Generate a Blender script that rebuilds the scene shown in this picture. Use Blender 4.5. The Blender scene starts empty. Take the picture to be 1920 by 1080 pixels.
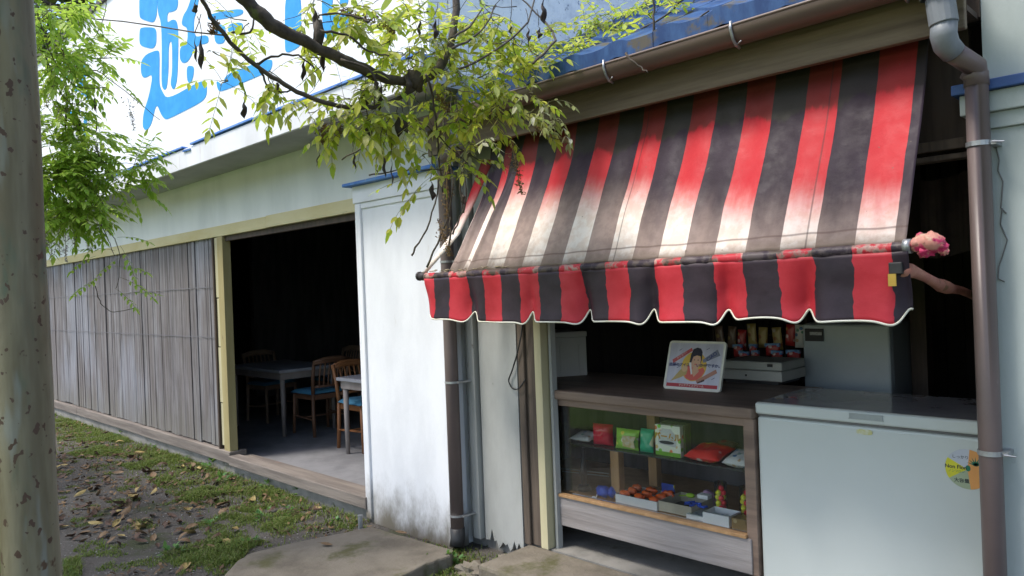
import bpy, math, random
from mathutils import Vector, Matrix, Euler, noise
random.seed(7)
C = bpy.context.scene.collection
SC = bpy.context.scene
PI = math.pi
R = math.radians

# ------------------------------------------------------------------ camera
F, ROLL, EYE = 1400.0, 0.038, 1.55           # focal length (px of a 1920 wide picture), roll, eye height
cam_d = bpy.data.cameras.new('camera')
cam_d.sensor_width = 36.0
cam_d.lens = 36.0 * F / 1920.0
cam_d.clip_start, cam_d.clip_end = 0.05, 400
cam = bpy.data.objects.new('camera', cam_d)
C.objects.link(cam)
s2 = math.sqrt(0.5)
FW, RT, UP = Vector((-s2, s2, 0)), Vector((s2, s2, 0)), Vector((0, 0, 1))
RC = RT * math.cos(ROLL) - UP * math.sin(ROLL)
UC = UP * math.cos(ROLL) + RT * math.sin(ROLL)
cam.matrix_world = Matrix(((RC.x, UC.x, -FW.x, 0), (RC.y, UC.y, -FW.y, 0), (RC.z, UC.z, -FW.z, EYE), (0, 0, 0, 1)))
SC.camera = cam

# ------------------------------------------------------------------ sky, sun, exposure (bright hazy overcast)
SUN_EL, SUN_AZ = R(60), R(208)
w = bpy.data.worlds.new('World'); SC.world = w; w.use_nodes = True
wn = w.node_tree
sky = wn.nodes.new('ShaderNodeTexSky'); sky.sky_type = 'NISHITA'; sky.sun_disc = False
sky.sun_elevation = SUN_EL; sky.sun_rotation = SUN_AZ
sky.air_density = 1.0; sky.dust_density = 2.0; sky.ozone_density = 1.0
bg = wn.nodes['Background']; bg.inputs['Strength'].default_value = 0.15
wn.links.new(sky.outputs['Color'], bg.inputs['Color'])
sun_d = bpy.data.lights.new('sun', 'SUN'); sun_d.energy = 1.5; sun_d.angle = R(12); sun_d.color = (1.0, 0.95, 0.87)
sun = bpy.data.objects.new('sun', sun_d); C.objects.link(sun)
sv = Vector((math.sin(SUN_AZ) * math.cos(SUN_EL), math.cos(SUN_AZ) * math.cos(SUN_EL), math.sin(SUN_EL)))
sun.rotation_euler = (-sv).to_track_quat('-Z', 'Y').to_euler()
SC.view_settings.view_transform = 'Standard'
try: SC.view_settings.look = 'None'
except Exception: pass
SC.view_settings.exposure = 1.36
SC.view_settings.gamma = 1.0
SC.cycles.use_denoising = True
SC.cycles.max_bounces = 8
SC.cycles.transparent_max_bounces = 12

# ------------------------------------------------------------------ helpers
def at(px, py, X=None, Y=None, Z=None, D=None):
    """the point of the place seen at a pixel of the 1920x1080 photograph, on a known plane"""
    a, b = (px - 960) / F, -(py - 540) / F
    d = FW + RC * a + UC * b
    if X is not None: t = X / d.x
    elif Y is not None: t = Y / d.y
    elif Z is not None: t = (Z - EYE) / d.z
    else: t = D
    return Vector((0, 0, EYE)) + d * t

def proj(p):
    q = Vector(p) - Vector((0, 0, EYE)); dep = q.dot(FW)
    return (960 + F * q.dot(RC) / dep, 540 - F * q.dot(UC) / dep, dep)

ORG = {}
def origin(o):
    while o is not None:
        if o.name in ORG: return ORG[o.name]
        o = o.parent
    return Vector((0, 0, 0))

class MB:
    """collects shapes, then links them as one mesh object"""
    def __init__(s): s.v = []; s.f = []; s.mi = []; s.m = 0; s.uv = None
    def add(s, vs, fs):
        o = len(s.v); s.v += [tuple(v) for v in vs]
        for f in fs: s.f.append(tuple(i + o for i in f)); s.mi.append(s.m)
    def box(s, x0, y0, z0, x1, y1, z1, M=None):
        vs = [Vector((x, y, z)) for x in (x0, x1) for y in (y0, y1) for z in (z0, z1)]
        if M: vs = [M @ v for v in vs]
        s.add(vs, [(0, 1, 3, 2), (4, 6, 7, 5), (0, 4, 5, 1), (2, 3, 7, 6), (0, 2, 6, 4), (1, 5, 7, 3)])
    def tube(s, pts, r, n=8, caps=True):
        pts = [Vector(p) for p in pts]; k = len(pts)
        rs = r if isinstance(r, (list, tuple)) else [r] * k
        ref = None; base = len(s.v); vs = []
        for i, p in enumerate(pts):
            t = (pts[min(i + 1, k - 1)] - pts[max(i - 1, 0)])
            t = t.normalized() if t.length > 1e-9 else Vector((0, 0, 1))
            if ref is None: ref = Vector((0, 0, 1)) if abs(t.z) < .9 else Vector((1, 0, 0))
            a = t.cross(ref); a = a.normalized() if a.length > 1e-6 else t.orthogonal().normalized()
            b = a.cross(t).normalized(); ref = b
            for j in range(n):
                q = 2 * PI * j / n
                vs.append(p + a * (math.cos(q) * rs[i]) + b * (math.sin(q) * rs[i]))
        fs = []
        for i in range(k - 1):
            for j in range(n):
                fs.append((i * n + j, i * n + (j + 1) % n, (i + 1) * n + (j + 1) % n, (i + 1) * n + j))
        if caps: fs += [tuple(range(n - 1, -1, -1)), tuple((k - 1) * n + j for j in range(n))]
        s.add(vs, fs)
    def prism(s, pts, d):
        pts = [Vector(p) for p in pts]; d = Vector(d); n = len(pts)
        s.add(pts + [p + d for p in pts], [tuple(range(n)), tuple(range(2 * n - 1, n - 1, -1))] +
              [(i, i + n, (i + 1) % n + n, (i + 1) % n) for i in range(n)])
    def grid(s, fn, nu, nv, closed=False):
        vs = [fn(i / nu, j / nv) for i in range(nu + 1) for j in range(nv + 1)]
        s.add(vs, [(i * (nv + 1) + j, (i + 1) * (nv + 1) + j, (i + 1) * (nv + 1) + j + 1, i * (nv + 1) + j + 1)
                   for i in range(nu) for j in range(nv)])
    def ball(s, c, r, n=10, m=7, sc=(1, 1, 1), wob=0.0):
        c = Vector(c)
        def fn(u, v):
            a, b = 2 * PI * u, PI * v
            d = Vector((math.cos(a) * math.sin(b), math.sin(a) * math.sin(b), math.cos(b)))
            k = r * (1 + wob * noise.noise(d * 2.3 + c * 9))
            return c + Vector((d.x * sc[0], d.y * sc[1], d.z * sc[2])) * k
        s.grid(fn, n, m)
    def build(s, name, mats, parent=None, smooth=False, bevel=0, flip=False):
        me = bpy.data.meshes.new(name)
        o_ = origin(parent)
        me.from_pydata([(v[0] - o_.x, v[1] - o_.y, v[2] - o_.z) for v in s.v], [], s.f)
        if not isinstance(mats, (list, tuple)): mats = [mats]
        for m in mats: me.materials.append(m)
        if len(mats) > 1: me.polygons.foreach_set('material_index', s.mi)
        if smooth: me.polygons.foreach_set('use_smooth', [True] * len(me.polygons))
        if s.uv:
            l = me.uv_layers.new(name='cloth')
            for lp in me.loops: l.data[lp.index].uv = s.uv[lp.vertex_index]
        me.update()
        o = bpy.data.objects.new(name, me); C.objects.link(o)
        if parent is not None: o.parent = parent
        if not s.uv:
            import bmesh
            bm = bmesh.new(); bm.from_mesh(me)
            if not flip and len(me.polygons) < 6000: bmesh.ops.recalc_face_normals(bm, faces=bm.faces)
            bm.to_mesh(me); bm.free()
        if bevel:
            b = o.modifiers.new('bevel', 'BEVEL'); b.width = bevel; b.segments = 2; b.limit_method = 'ANGLE'; b.angle_limit = R(40)
        return o

def tag(o, label=None, cat=None, group=None, kind=None):
    if label: o['label'] = label
    if cat: o['category'] = cat
    if group: o['group'] = group
    if kind: o['kind'] = kind
    return o

def thing(name, loc, label, cat, group=None):
    o = bpy.data.objects.new(name, None); C.objects.link(o); o.location = loc; o.empty_display_size = .1
    ORG[o.name] = Vector(loc)
    return tag(o, label, cat, group)

def copy_tree(o, parent=None):
    c = o.copy(); C.objects.link(c)
    if parent is not None: c.parent = parent
    for ch in list(o.children): copy_tree(ch, c)
    return c

def text_mesh(name, body, size, mat, M, parent, depth=.0006, bold=0.0):
    cu = bpy.data.curves.new(name, 'FONT'); cu.body = body; cu.size = size; cu.extrude = depth
    cu.align_x = 'CENTER'; cu.align_y = 'CENTER'; cu.offset = bold
    t = bpy.data.objects.new(name, cu); C.objects.link(t)
    bpy.context.view_layer.update()
    me = bpy.data.meshes.new_from_object(t.evaluated_get(bpy.context.evaluated_depsgraph_get()))
    bpy.data.objects.remove(t)
    me.materials.clear(); me.materials.append(mat)
    o_ = origin(parent)
    me.transform(Matrix.Translation(-o_) @ M)
    o = bpy.data.objects.new(name, me); C.objects.link(o); o.parent = parent
    return o

# ------------------------------------------------------------------ materials
class NT:
    def __init__(s, name):
        s.m = bpy.data.materials.new(name); s.m.use_nodes = True; s.t = s.m.node_tree
        s.b = s.t.nodes['Principled BSDF']; s.out = s.t.nodes['Material Output']
    def n(s, typ, **kw):
        x = s.t.nodes.new(typ)
        for k, v in kw.items(): setattr(x, k, v)
        return x
    def l(s, a, b): s.t.links.new(a, b)
    def set(s, x, i, v):
        if hasattr(v, 'is_output'): s.l(v, x.inputs[i])
        else: x.inputs[i].default_value = v
    def math(s, op, a, b=0.0, c=0.0, clamp=False):
        x = s.n('ShaderNodeMath', operation=op, use_clamp=clamp)
        s.set(x, 0, a); s.set(x, 1, b); s.set(x, 2, c); return x.outputs[0]
    def mix(s, f, a, b, mode='MIX'):
        x = s.n('ShaderNodeMix', data_type='RGBA', blend_type=mode)
        s.set(x, 0, f)
        for i, v in ((6, a), (7, b)):
            if hasattr(v, 'is_output'): s.l(v, x.inputs[i])
            else: x.inputs[i].default_value = (*v[:3], 1)
        return x.outputs[2]
    def co(s, space='O', stretch=(1, 1, 1), rot=(0, 0, 0)):
        if space == 'W': src = s.n('ShaderNodeNewGeometry').outputs['Position']
        elif space == 'U': src = s.n('ShaderNodeUVMap').outputs[0]
        else: src = s.n('ShaderNodeTexCoord').outputs['Object']
        mp = s.n('ShaderNodeMapping'); s.l(src, mp.inputs[0]); mp.inputs['Scale'].default_value = stretch
        mp.inputs['Rotation'].default_value = rot
        return mp.outputs[0]
    def noise(s, v, scale, detail=4, rough=.6, dist=0):
        x = s.n('ShaderNodeTexNoise'); s.l(v, x.inputs['Vector']); x.inputs['Scale'].default_value = scale
        x.inputs['Detail'].default_value = detail; x.inputs['Roughness'].default_value = rough; x.inputs['Distortion'].default_value = dist
        return x.outputs['Fac']
    def ramp(s, f, a, b): return s.n_map(f, a, b)
    def n_map(s, f, a, b, c=0.0, d=1.0):
        x = s.n('ShaderNodeMapRange'); x.interpolation_type = 'SMOOTHSTEP'
        s.set(x, 0, f); x.inputs[1].default_value = a; x.inputs[2].default_value = b; x.inputs[3].default_value = c; x.inputs[4].default_value = d
        return x.outputs[0]
    def sep(s, v):
        x = s.n('ShaderNodeSeparateXYZ'); s.l(v, x.inputs[0]); return x.outputs
    def island(s): return s.n('ShaderNodeNewGeometry').outputs['Random Per Island']
    def bump(s, h, strength=.3, dist=.01):
        x = s.n('ShaderNodeBump'); s.l(h, x.inputs['Height']); x.inputs['Strength'].default_value = strength; x.inputs['Distance'].default_value = dist
        s.l(x.outputs[0], s.b.inputs['Normal'])
    def col(s, c):
        if hasattr(c, 'is_output'): s.l(c, s.b.inputs['Base Color'])
        else: s.b.inputs['Base Color'].default_value = (*c[:3], 1)
    def rough(s, r, spec=.4):
        if hasattr(r, 'is_output'): s.l(r, s.b.inputs['Roughness'])
        else: s.b.inputs['Roughness'].default_value = r
        s.b.inputs['Specular IOR Level'].default_value = spec

def mat(name, c1, c2=None, rough=.6, spec=.4, scale=6, stretch=(1, 1, 1), bump=.15, bscale=40, bstretch=None, island=0.0, metal=0.0,
        spots=None, space='O', dirt=None, bdist=.006, lo=.35, hi=.68):
    N = NT(name)
    v = N.co(space, stretch)
    if c2 is None: c2 = tuple(x * .72 for x in c1)
    c = N.mix(N.n_map(N.noise(v, scale, 6), lo, hi), c1, c2)
    if spots:   # (colour, scale, threshold, width)
        f = N.noise(N.co(space, spots[4] if len(spots) > 4 else (1, 1, 1)), spots[1], 5, .65)
        c = N.mix(N.n_map(f, spots[2], spots[2] + spots[3]), c, spots[0])
    if dirt:    # (colour, z0, z1): a stain creeping up from the foot, ragged
        z = N.sep(N.co('W'))[2]
        f = N.math('ADD', z, N.math('MULTIPLY', N.noise(N.co('W', (1, 1, .5)), 7, 6, .7), dirt[3]))
        c = N.mix(N.n_map(f, dirt[1], dirt[2], 1, 0), c, dirt[0])
    if island:
        c = N.mix(N.math('MULTIPLY', N.island(), island), c, tuple(x * .3 for x in c1))
    N.col(c); N.rough(rough, spec); N.b.inputs['Metallic'].default_value = metal
    if bump: N.bump(N.noise(N.co(space, bstretch or stretch), bscale, 5, .65), bump, bdist)
    return N.m

def leaf_mat(name, cols, trans=.45, rough=.45):
    N = NT(name)
    cr = N.n('ShaderNodeValToRGB'); N.l(N.island(), cr.inputs[0]); cr.color_ramp.interpolation = 'LINEAR'
    e = cr.color_ramp.elements
    while len(e) < len(cols): e.new(.5)
    for i, c in enumerate(cols): e[i].position = i / (len(cols) - 1); e[i].color = (*c, 1)
    c = N.mix(N.n_map(N.noise(N.co('W'), 60, 3), .4, .7), cr.outputs[0], (0.05, 0.075, 0.012))
    c = N.mix(.88, c, cr.outputs[0])
    N.col(c); N.rough(rough, .35)
    tr = N.n('ShaderNodeBsdfTranslucent')
    g = N.mix(.35, c, (.42, .55, .06)); N.l(g, tr.inputs[0])
    ms = N.n('ShaderNodeMixShader'); ms.inputs[0].default_value = trans
    N.l(N.b.outputs[0], ms.inputs[1]); N.l(tr.outputs[0], ms.inputs[2]); N.l(ms.outputs[0], N.out.inputs[0])
    return N.m

def glass_mat(name, tint=(.9, .95, .92), ior=1.5, dust=.03):
    N = NT(name)
    tb = N.n('ShaderNodeBsdfTransparent'); tb.inputs[0].default_value = (*tint, 1)
    gb = N.n('ShaderNodeBsdfGlossy'); gb.inputs['Roughness'].default_value = .02
    fr = N.n('ShaderNodeFresnel'); fr.inputs[0].default_value = ior
    ms = N.n('ShaderNodeMixShader'); N.l(fr.outputs[0], ms.inputs[0]); N.l(tb.outputs[0], ms.inputs[1]); N.l(gb.outputs[0], ms.inputs[2])
    df = N.n('ShaderNodeBsdfDiffuse'); df.inputs[0].default_value = (.5, .5, .48, 1)
    m2 = N.n('ShaderNodeMixShader')
    N.l(N.math('MULTIPLY', N.noise(N.co('O'), 9, 5), dust), m2.inputs[0])
    N.l(ms.outputs[0], m2.inputs[1]); N.l(df.outputs[0], m2.inputs[2]); N.l(m2.outputs[0], N.out.inputs[0])
    return N.m

WHITE = mat('white_plaster', (.74, .75, .77), (.66, .67, .69), rough=.75, spec=.2, scale=3, stretch=(1, 1, .25), bump=.25, bscale=55, space='W',
            spots=((.40, .40, .40), 5, .66, .12, (1.6, 1.6, .3)))
PIERW = mat('white_pier_plaster', (.76, .77, .80), (.68, .69, .72), rough=.7, spec=.2, scale=4, stretch=(1, 1, .35), bump=.3, bscale=45, space='W',
            spots=((.5, .48, .45), 7, .66, .12, (1.3, 1.3, .25)), dirt=((.16, .143, .112), .24, .62, .52))
SIGNW = mat('sign_white_paint', (.80, .80, .82), (.72, .73, .75), rough=.7, spec=.2, scale=1.4, stretch=(1, 1, .3), bump=.15, bscale=30, space='W',
            spots=((.55, .55, .56), 2.4, .68, .14, (1.5, 1, .25)))
FASCIAW = mat('eave_white_paint', (.72, .72, .74), (.62, .62, .63), rough=.75, spec=.2, scale=3, stretch=(1, 1, .4), bump=.25, space='W',
              spots=((.27, .17, .09), 3.2, .66, .10, (2.4, 1, .16)))
SIDEW = mat('blotched_side_wall_paint', (.88, .87, .84), (.70, .70, .69), rough=.85, spec=.15, scale=9, bump=.6, bscale=60, space='W', lo=.42, hi=.7,
            spots=((.22, .24, .28), 26, .60, .1))
GREYW = mat('upper_wall_paint', (.72, .73, .72), (.62, .635, .63), rough=.8, spec=.15, scale=2.2, stretch=(1, 1, .3), bump=.2, space='W')
BLUEP = mat('blue_cap_paint', (.05, .16, .48), (.12, .25, .52), rough=.6, scale=9, bump=.3, space='W', spots=((.35, .38, .42), 14, .62, .08))
YELLOW = mat('yellow_paint', (.36, .305, .15), (.29, .235, .105), rough=.65, scale=5, stretch=(1, 1, .2), bump=.25, bscale=30, space='W',
             spots=((.22, .17, .09), 8, .68, .06, (1, 1, .35)))
YELLINT = mat('pale_yellow_beam_paint', (.56, .50, .30), (.48, .40, .19), rough=.7, scale=3, stretch=(.3, 1, 1), bump=.25, space='W',
              spots=((.25, .2, .12), 7, .68, .06, (.3, 1, 1)))
LETTER = mat('blue_sign_paint', (.014, .25, .60), (.03, .30, .64), rough=.6, scale=7, bump=.1, space='W', spots=((.3, .5, .78), 30, .68, .1))
CONC = mat('concrete', (.25, .24, .22), (.17, .165, .15), rough=.9, spec=.2, scale=5, bump=.5, bscale=50, space='W', spots=((.10, .10, .06), 4, .6, .15))
SLABM = mat('mossy_concrete_slab', (.20, .175, .14), (.125, .108, .086), rough=.92, spec=.15, scale=4, bump=.7, bscale=40, space='W',
            spots=((.095, .092, .045), 3.1, .50, .16), bdist=.01)
FLOORC = mat('worn_concrete_floor', (.21, .21, .22), (.15, .15, .16), rough=.7, spec=.3, scale=4, bump=.25, space='W')
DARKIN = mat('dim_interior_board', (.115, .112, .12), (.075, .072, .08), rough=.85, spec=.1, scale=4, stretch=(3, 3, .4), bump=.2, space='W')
DARKWOOD = mat('dark_brown_wood', (.07, .048, .035), (.035, .024, .018), rough=.7, scale=6, stretch=(3, 3, .25), bump=.3, bscale=24, space='W')
POSTWOOD = mat('weathered_post_wood', (.125, .095, .072), (.06, .045, .036), rough=.8, scale=8, stretch=(3, 3, .2), bump=.5, bscale=20, space='W')
FASCIAWOOD = mat('weathered_fascia_wood', (.20, .155, .105), (.115, .085, .058), rough=.85, scale=5, stretch=(.22, 3, 4), bump=.5, bscale=16, space='W',
                 spots=((.07, .07, .045), 3, .62, .2, (.4, 1, 2)))
SILLWOOD = mat('weathered_sill_wood', (.21, .18, .155), (.125, .105, .092), rough=.85, scale=5, stretch=(.25, 3, 4), bump=.6, bscale=18, space='W',
               spots=((.26, .16, .12), 3, .62, .1, (.3, 1, 1)))
TRIMPALE = mat('pale_trim_paint', (.52, .47, .30), (.44, .40, .25), rough=.7, scale=6, stretch=(1, 1, .2), bump=.2, space='W')
PIPE = mat('brown_vinyl_pipe', (.135, .100, .094), (.112, .086, .082), rough=.42, spec=.45, scale=3, bump=.05, space='W', spots=((.23, .19, .18), 9, .66, .1, (1, 1, .3)))
GUTTERM = mat('brown_vinyl_gutter', (.15, .105, .085), (.12, .085, .07), rough=.38, spec=.5, scale=3, stretch=(.4, 1, 1), bump=.05, space='W')
GALV = mat('galvanized_metal', (.42, .43, .44), (.30, .31, .32), rough=.42, metal=.7, scale=22, bump=.1)
GREYPVC = mat('grey_pipe_socket', (.21, .23, .25), (.16, .175, .19), rough=.5, scale=6, bump=.1)
BLACKM = mat('black_plastic', (.02, .02, .022), (.03, .03, .03), rough=.5, bump=0)

# silver-blue weathered boards, each board its own tint
def board_mat():
    N = NT('grey_weathered_boards')
    v = N.co('W', (9, 9, .55))
    a = N.mix(N.n_map(N.noise(v, 2.2, 7, .7), .32, .66), (.275, .268, .28), (.085, .075, .073))
    a = N.mix(N.math('MULTIPLY', N.island(), .62), a, (.15, .13, .125))
    wash = N.n_map(N.noise(N.co('W', (1.1, 1, .35)), 1.6, 4, .6), .50, .66)     # remains of a blue-white wash
    a = N.mix(N.math('MULTIPLY', wash, .24), a, (.40, .44, .53))
    st = N.n_map(N.noise(N.co('W', (26, 26, .22)), 1.7, 6, .75), .52, .66)
    a = N.mix(N.math('MULTIPLY', st, .75), a, (.055, .045, .05))
    z = N.sep(N.co('W'))[2]
    ft = N.n_map(N.math('ADD', z, N.math('MULTIPLY', N.noise(N.co('W', (5, 5, .6)), 3, 5), .6)), .45, 1.0, 1, 0)
    a = N.mix(N.math('MULTIPLY', ft, .6), a, (.16, .15, .125))
    N.col(a); N.rough(.85, .2); N.bump(N.noise(N.co('W', (12, 12, .5)), 6, 6, .7), .5, .006)
    return N.m
BOARDS = board_mat()
# ------------------------------------------------------------------ the ground
def ground_mat():
    N = NT('dirt_ground')
    v = N.co('W')
    c = N.mix(N.n_map(N.noise(v, 1.3, 6), .35, .65), (.070, .064, .058), (.105, .096, .086))
    c = N.mix(N.n_map(N.noise(v, 60, 4, .7), .52, .72), c, (.20, .19, .175))
    c = N.mix(N.n_map(N.noise(v, 34, 3, .6), .60, .74), c, (.05, .04, .03))
    c = N.mix(N.math('MULTIPLY', N.n_map(N.noise(v, 2.1, 5, .65), .54, .66), .7), c, (.05, .062, .025))
    N.col(c); N.rough(.95, .15); N.bump(N.noise(v, 70, 6, .7), .8, .012)
    return N.m
g = MB()
def gfn(u, v):
    x, y = -60 + 90 * u, -60 + 90 * v
    return Vector((x, y, 0))
g.grid(gfn, 2, 2)
tag(g.build('ground', ground_mat()), kind='structure')
LAWNM = mat('lawn_ground', (.15, .21, .05), (.09, .14, .03), rough=.95, spec=.1, scale=1.2, bump=.6, bscale=50, space='W', spots=((.20, .24, .07), 3, .6, .2))
g = MB(); g.add([(-40, -40, .004), (20, -40, .004), (20, -2.2, .004), (-2.2, -2.2, .004), (-3.0, .05, .004), (-40, .25, .004)], [(0, 1, 2, 3, 4, 5)])
tag(g.build('lawn', LAWNM), kind='structure')

# ------------------------------------------------------------------ the white hall on the left
YH = 2.9                                            # its front wall
hall = thing('game_hall', (-7, YH, 0), 'long low white hall with blue lettered sign wall above a grey plank front', 'building')
m = MB(); m.box(-15, YH, 2.2, -3.56, YH + .14, 2.66); m.box(-4.30, YH + .09, .13, -4.20, YH + .13, 2.2); m.box(-4.3, 2.99, .0, -3.46, 3.1, 2.66)
m.build('upper_wall', GREYW, hall)
m = MB(); m.box(-15, 2.5, 2.66, -3.1, 3.3, 2.72)
m.build('soffit', mat('soffit_paint', (.44, .45, .45), (.36, .37, .37), rough=.85, spec=.1, scale=3, bump=.2, space='W'), hall)
m = MB(); m.box(-15, 2.478, 2.64, -3.1, 2.5, 2.80)
m.build('fascia', FASCIAW, hall, bevel=.004)
m = MB()                                             # the blue metal drip edge, in bent lengths
xs = [-15, -11.6, -9.3, -7.5, -6.25, -6.1, -5.0, -3.1]
for i in range(len(xs) - 1):
    a, b = xs[i], xs[i + 1]; z = 2.803 + [0, .004, -.003, .005, -.02, .006, 0][i]
    M_ = Matrix.Translation(((a + b) / 2, 2.53, z)) @ Euler((R(-4 if i != 4 else 9), R((-.15, .1, -.12, .1, 2.5, -.15, .1)[i]), 0)).to_matrix().to_4x4()
    m.box(-(b - a) / 2 + .004, -.065, -.002, (b - a) / 2 - .004, .07, .012, M_)
m.build('drip_edge', BLUEP, hall)
sw = MB(); sw.box(-12.6, 2.56, 2.805, -3.12, 2.70, 4.66)
sign = sw.build('sign_wall', SIGNW, hall)
m = MB(); m.box(-12.7, 2.53, 4.66, -3.05, 2.74, 4.70); m.build('sign_wall_coping', mat('dark_coping', (.10, .08, .08), rough=.7, space='W'), hall)
m = MB(); m.box(-3.22, 2.705, 2.722, -3.1, 9.0, 4.9); m.box(-12.6, 8.9, 2.66, -3.23, 9.0, 4.66)
m.build('side_wall', SIDEW, hall)
m = MB(); m.box(-12.58, 2.72, 3.0, -3.24, 8.88, 3.06); m.build('flat_roof', CONC, hall)
# lettering, painted strokes traced from the photograph on the sign wall's face
def zpx(x, y, k=4.1535, ox=230, oy=0): return (ox + x / k, oy + y / k)
strokes = [
    [(140, -60), (255, -75), (268, -40), (266, 110), (248, 165), (225, 176), (140, 146), (129, 120), (129, -30)],
    [(145, 212), (240, 212), (262, 235), (262, 340), (235, 382), (150, 362), (129, 335), (131, 235)],
    [(145, 470), (185, 420), (275, 386), (287, 420), (283, 650), (300, 700), (345, 776), (600, 632), (640, 634), (656, 670), (652, 745), (615, 795), (350, 930), (325, 926), (300, 895), (262, 800), (225, 960), (195, 1008), (172, 1012), (154, 985), (160, 880), (205, 745), (236, 572), (170, 610), (148, 590), (140, 540)],
    [(270, -80), (300, -90), (420, -90), (432, 20), (420, 75), (385, 92), (348, 96), (345, 180), (385, 150), (418, 158), (432, 230), (432, 420), (424, 620), (402, 696), (385, 690), (371, 650), (385, 560), (384, 312), (357, 340), (356, 560), (342, 690), (320, 702), (301, 660), (305, 400), (300, 180), (270, 90)],
    [(455, 195), (470, 120), (505, 70), (545, -60), (600, -60), (575, 90), (552, 150), (556, 290), (640, 272), (668, 285), (666, 338), (572, 350), (512, 478), (470, 494), (445, 465), (444, 380), (470, 345), (505, 325), (505, 215)],
    [(498, 510), (556, 515), (550, 590), (532, 640), (515, 646), (500, 620)],
    [(712, 200), (800, 186), (800, 336), (716, 344)],
    [(820, 186), (935, 170), (935, 236), (820, 262)],
    [(660, 110), (935, 60), (938, 120), (665, 165)],
    [(726, 622), (780, 668), (800, 580), (1000, 505), (1160, 455), (1165, 500), (1150, 550), (1060, 590), (762, 718), (738, 695)],
    [(1265, -80), (1388, -90), (1388, 330), (1370, 368), (1268, 420), (1262, 330)],
    [(1545, -70), (1640, -80), (1625, 120), (1740, 80), (1792, 110), (1790, 190), (1650, 252), (1600, 310), (1560, 280)],
    [(1690, -60), (1760, -70), (1752, 40), (1690, 60)],
]
strokes2 = [   # the character half hidden by the left leaves, in its own zoom (origin 60,0, scale 3.6)
    [(218, 430), (240, 422), (246, 500), (236, 545), (222, 520)],
    [(328, 430), (360, 422), (362, 560), (345, 600), (300, 622), (276, 606), (282, 585), (318, 566), (330, 540)],
    [(322, 640), (360, 606), (382, 630), (380, 672), (362, 668), (356, 640)],
    [(232, 742), (300, 752), (326, 738), (322, 760), (262, 792), (236, 798)],
    [(350, 785), (370, 778), (372, 1010), (346, 1015), (344, 900)],
    [(100, 560), (200, 535), (210, 556), (105, 590)],
]
def smooth_loop(P2, it=2):
    for _ in range(it):
        Q = []
        for i in range(len(P2)):
            a, b = Vector(P2[i]), Vector(P2[(i + 1) % len(P2)])
            Q += [a.lerp(b, .22), a.lerp(b, .78)]
        P2 = Q
    return P2
letters = [MB() for _ in range(4)]
for si, (st, kk) in enumerate([(q, 0) for q in strokes] + [(q, 1) for q in strokes2]):
    pts = smooth_loop(st); m = letters[3 if kk else (0 if si < 6 else 1 if si < 11 else 2)]
    W3 = [at(*(zpx(p[0], p[1]) if kk == 0 else zpx(p[0], p[1], 3.6, 60, 0)), Y=2.557) for p in pts]
    m.prism(W3, (0, .006, 0))
for m in letters: m.build('painted_character', LETTER, sign)

# timber front: beam, boards, door post, sill, footing
m = MB(); m.box(-15, YH - .045, 2.105, -5.62, YH + .1, 2.2); m.box(-5.61, YH - .05, 2.108, -4.28, YH + .1, 2.204)
m.build('yellow_beam', YELLINT, hall, bevel=.004)
m = MB(); m.box(-6.5, YH - .02, 2.06, -4.3, YH + .02, 2.104); m.build('door_track', DARKWOOD, hall)
m = MB(); x = -15.0; rnd = random.Random(3)
while x < -6.66:
    wd = rnd.choice((.075, .09, .09, .105, .12)); wd = min(wd, -6.655 - x)
    y0 = YH - .012 - rnd.uniform(0, .012); zt = 2.104
    zb = .215 + rnd.choice((0, 0, 0, .004, -.006, .012))
    t = rnd.uniform(-.004, .004)
    m.add([(x + .002, y0 + t, zb), (x + wd - .002, y0 - t, zb), (x + wd - .002, y0 - t, zt), (x + .002, y0 + t, zt),
           (x + .002, y0 + .03, zb), (x + wd - .002, y0 + .03, zb), (x + wd - .002, y0 + .03, zt), (x + .002, y0 + .03, zt)],
          [(0, 1, 2, 3), (5, 4, 7, 6), (4, 0, 3, 7), (1, 5, 6, 2), (3, 2, 6, 7), (4, 5, 1, 0)])
    x += wd
m.build('plank_siding', BOARDS, hall)
m = MB(); m.box(-15, YH + .03, .2, -6.66, YH + .1, 2.104); m.build('inner_lining', DARKIN, hall)
m = MB()
for z0 in (1.2, 1.66): m.box(-15, YH - .0275, z0, -6.66, YH - .026, z0 + .006)
m.build('batten', mat('thin_batten_line', (.17, .165, .185), rough=.85, space='W'), hall)
m = MB(); m.box(-6.655, YH - .05, .205, -6.63, YH + .02, 2.104); m.build('plank_end_strip', DARKWOOD, hall)
m = MB()
zz = [.235, .62, 1.12, 1.56, 2.104]
for i in range(4): m.box(-6.63, YH - .03 - .004 * (i % 2), zz[i] + .004, -6.555, YH + .06, zz[i + 1] - .004)
m.build('pale_stop_board', TRIMPALE, hall, bevel=.003)
m = MB(); m.box(-6.553, YH - .045, .2, -6.44, YH + .03, 2.104); m.build('door_post', YELLOW, hall, bevel=.004)
m = MB()
for a, b in ((-15, -11), (-10.99, -8.6), (-8.59, -6.42)): m.box(a, YH - .055 - .006 * (a > -9), .10, b, YH + .1, .205)
m.build('sill_beam', SILLWOOD, hall, bevel=.008)
m = MB(); m.box(-6.415, YH - .075, .09, -4.30, YH + .03, .175); m.box(-6.41, YH + .032, .09, -4.30, YH + .14, .158)
m.build('threshold', SILLWOOD, hall, bevel=.008)
m = MB(); m.box(-15, YH - .03, -.2, -4.30, YH + .16, .098); m.build('footing', CONC, hall, bevel=.01)
m = MB(); m.box(-15, YH + .15, .0, -3.56, 8.5, .13); m.build('hall_floor', FLOORC, hall)
m = MB(); m.box(-15, 8.5, .13, -3.5, 8.6, 2.66); m.box(-15.1, 2.9, 0, -15, 8.6, 2.66); m.box(-3.56, 3.12, 0, -3.46, 8.5, 2.64)
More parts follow.
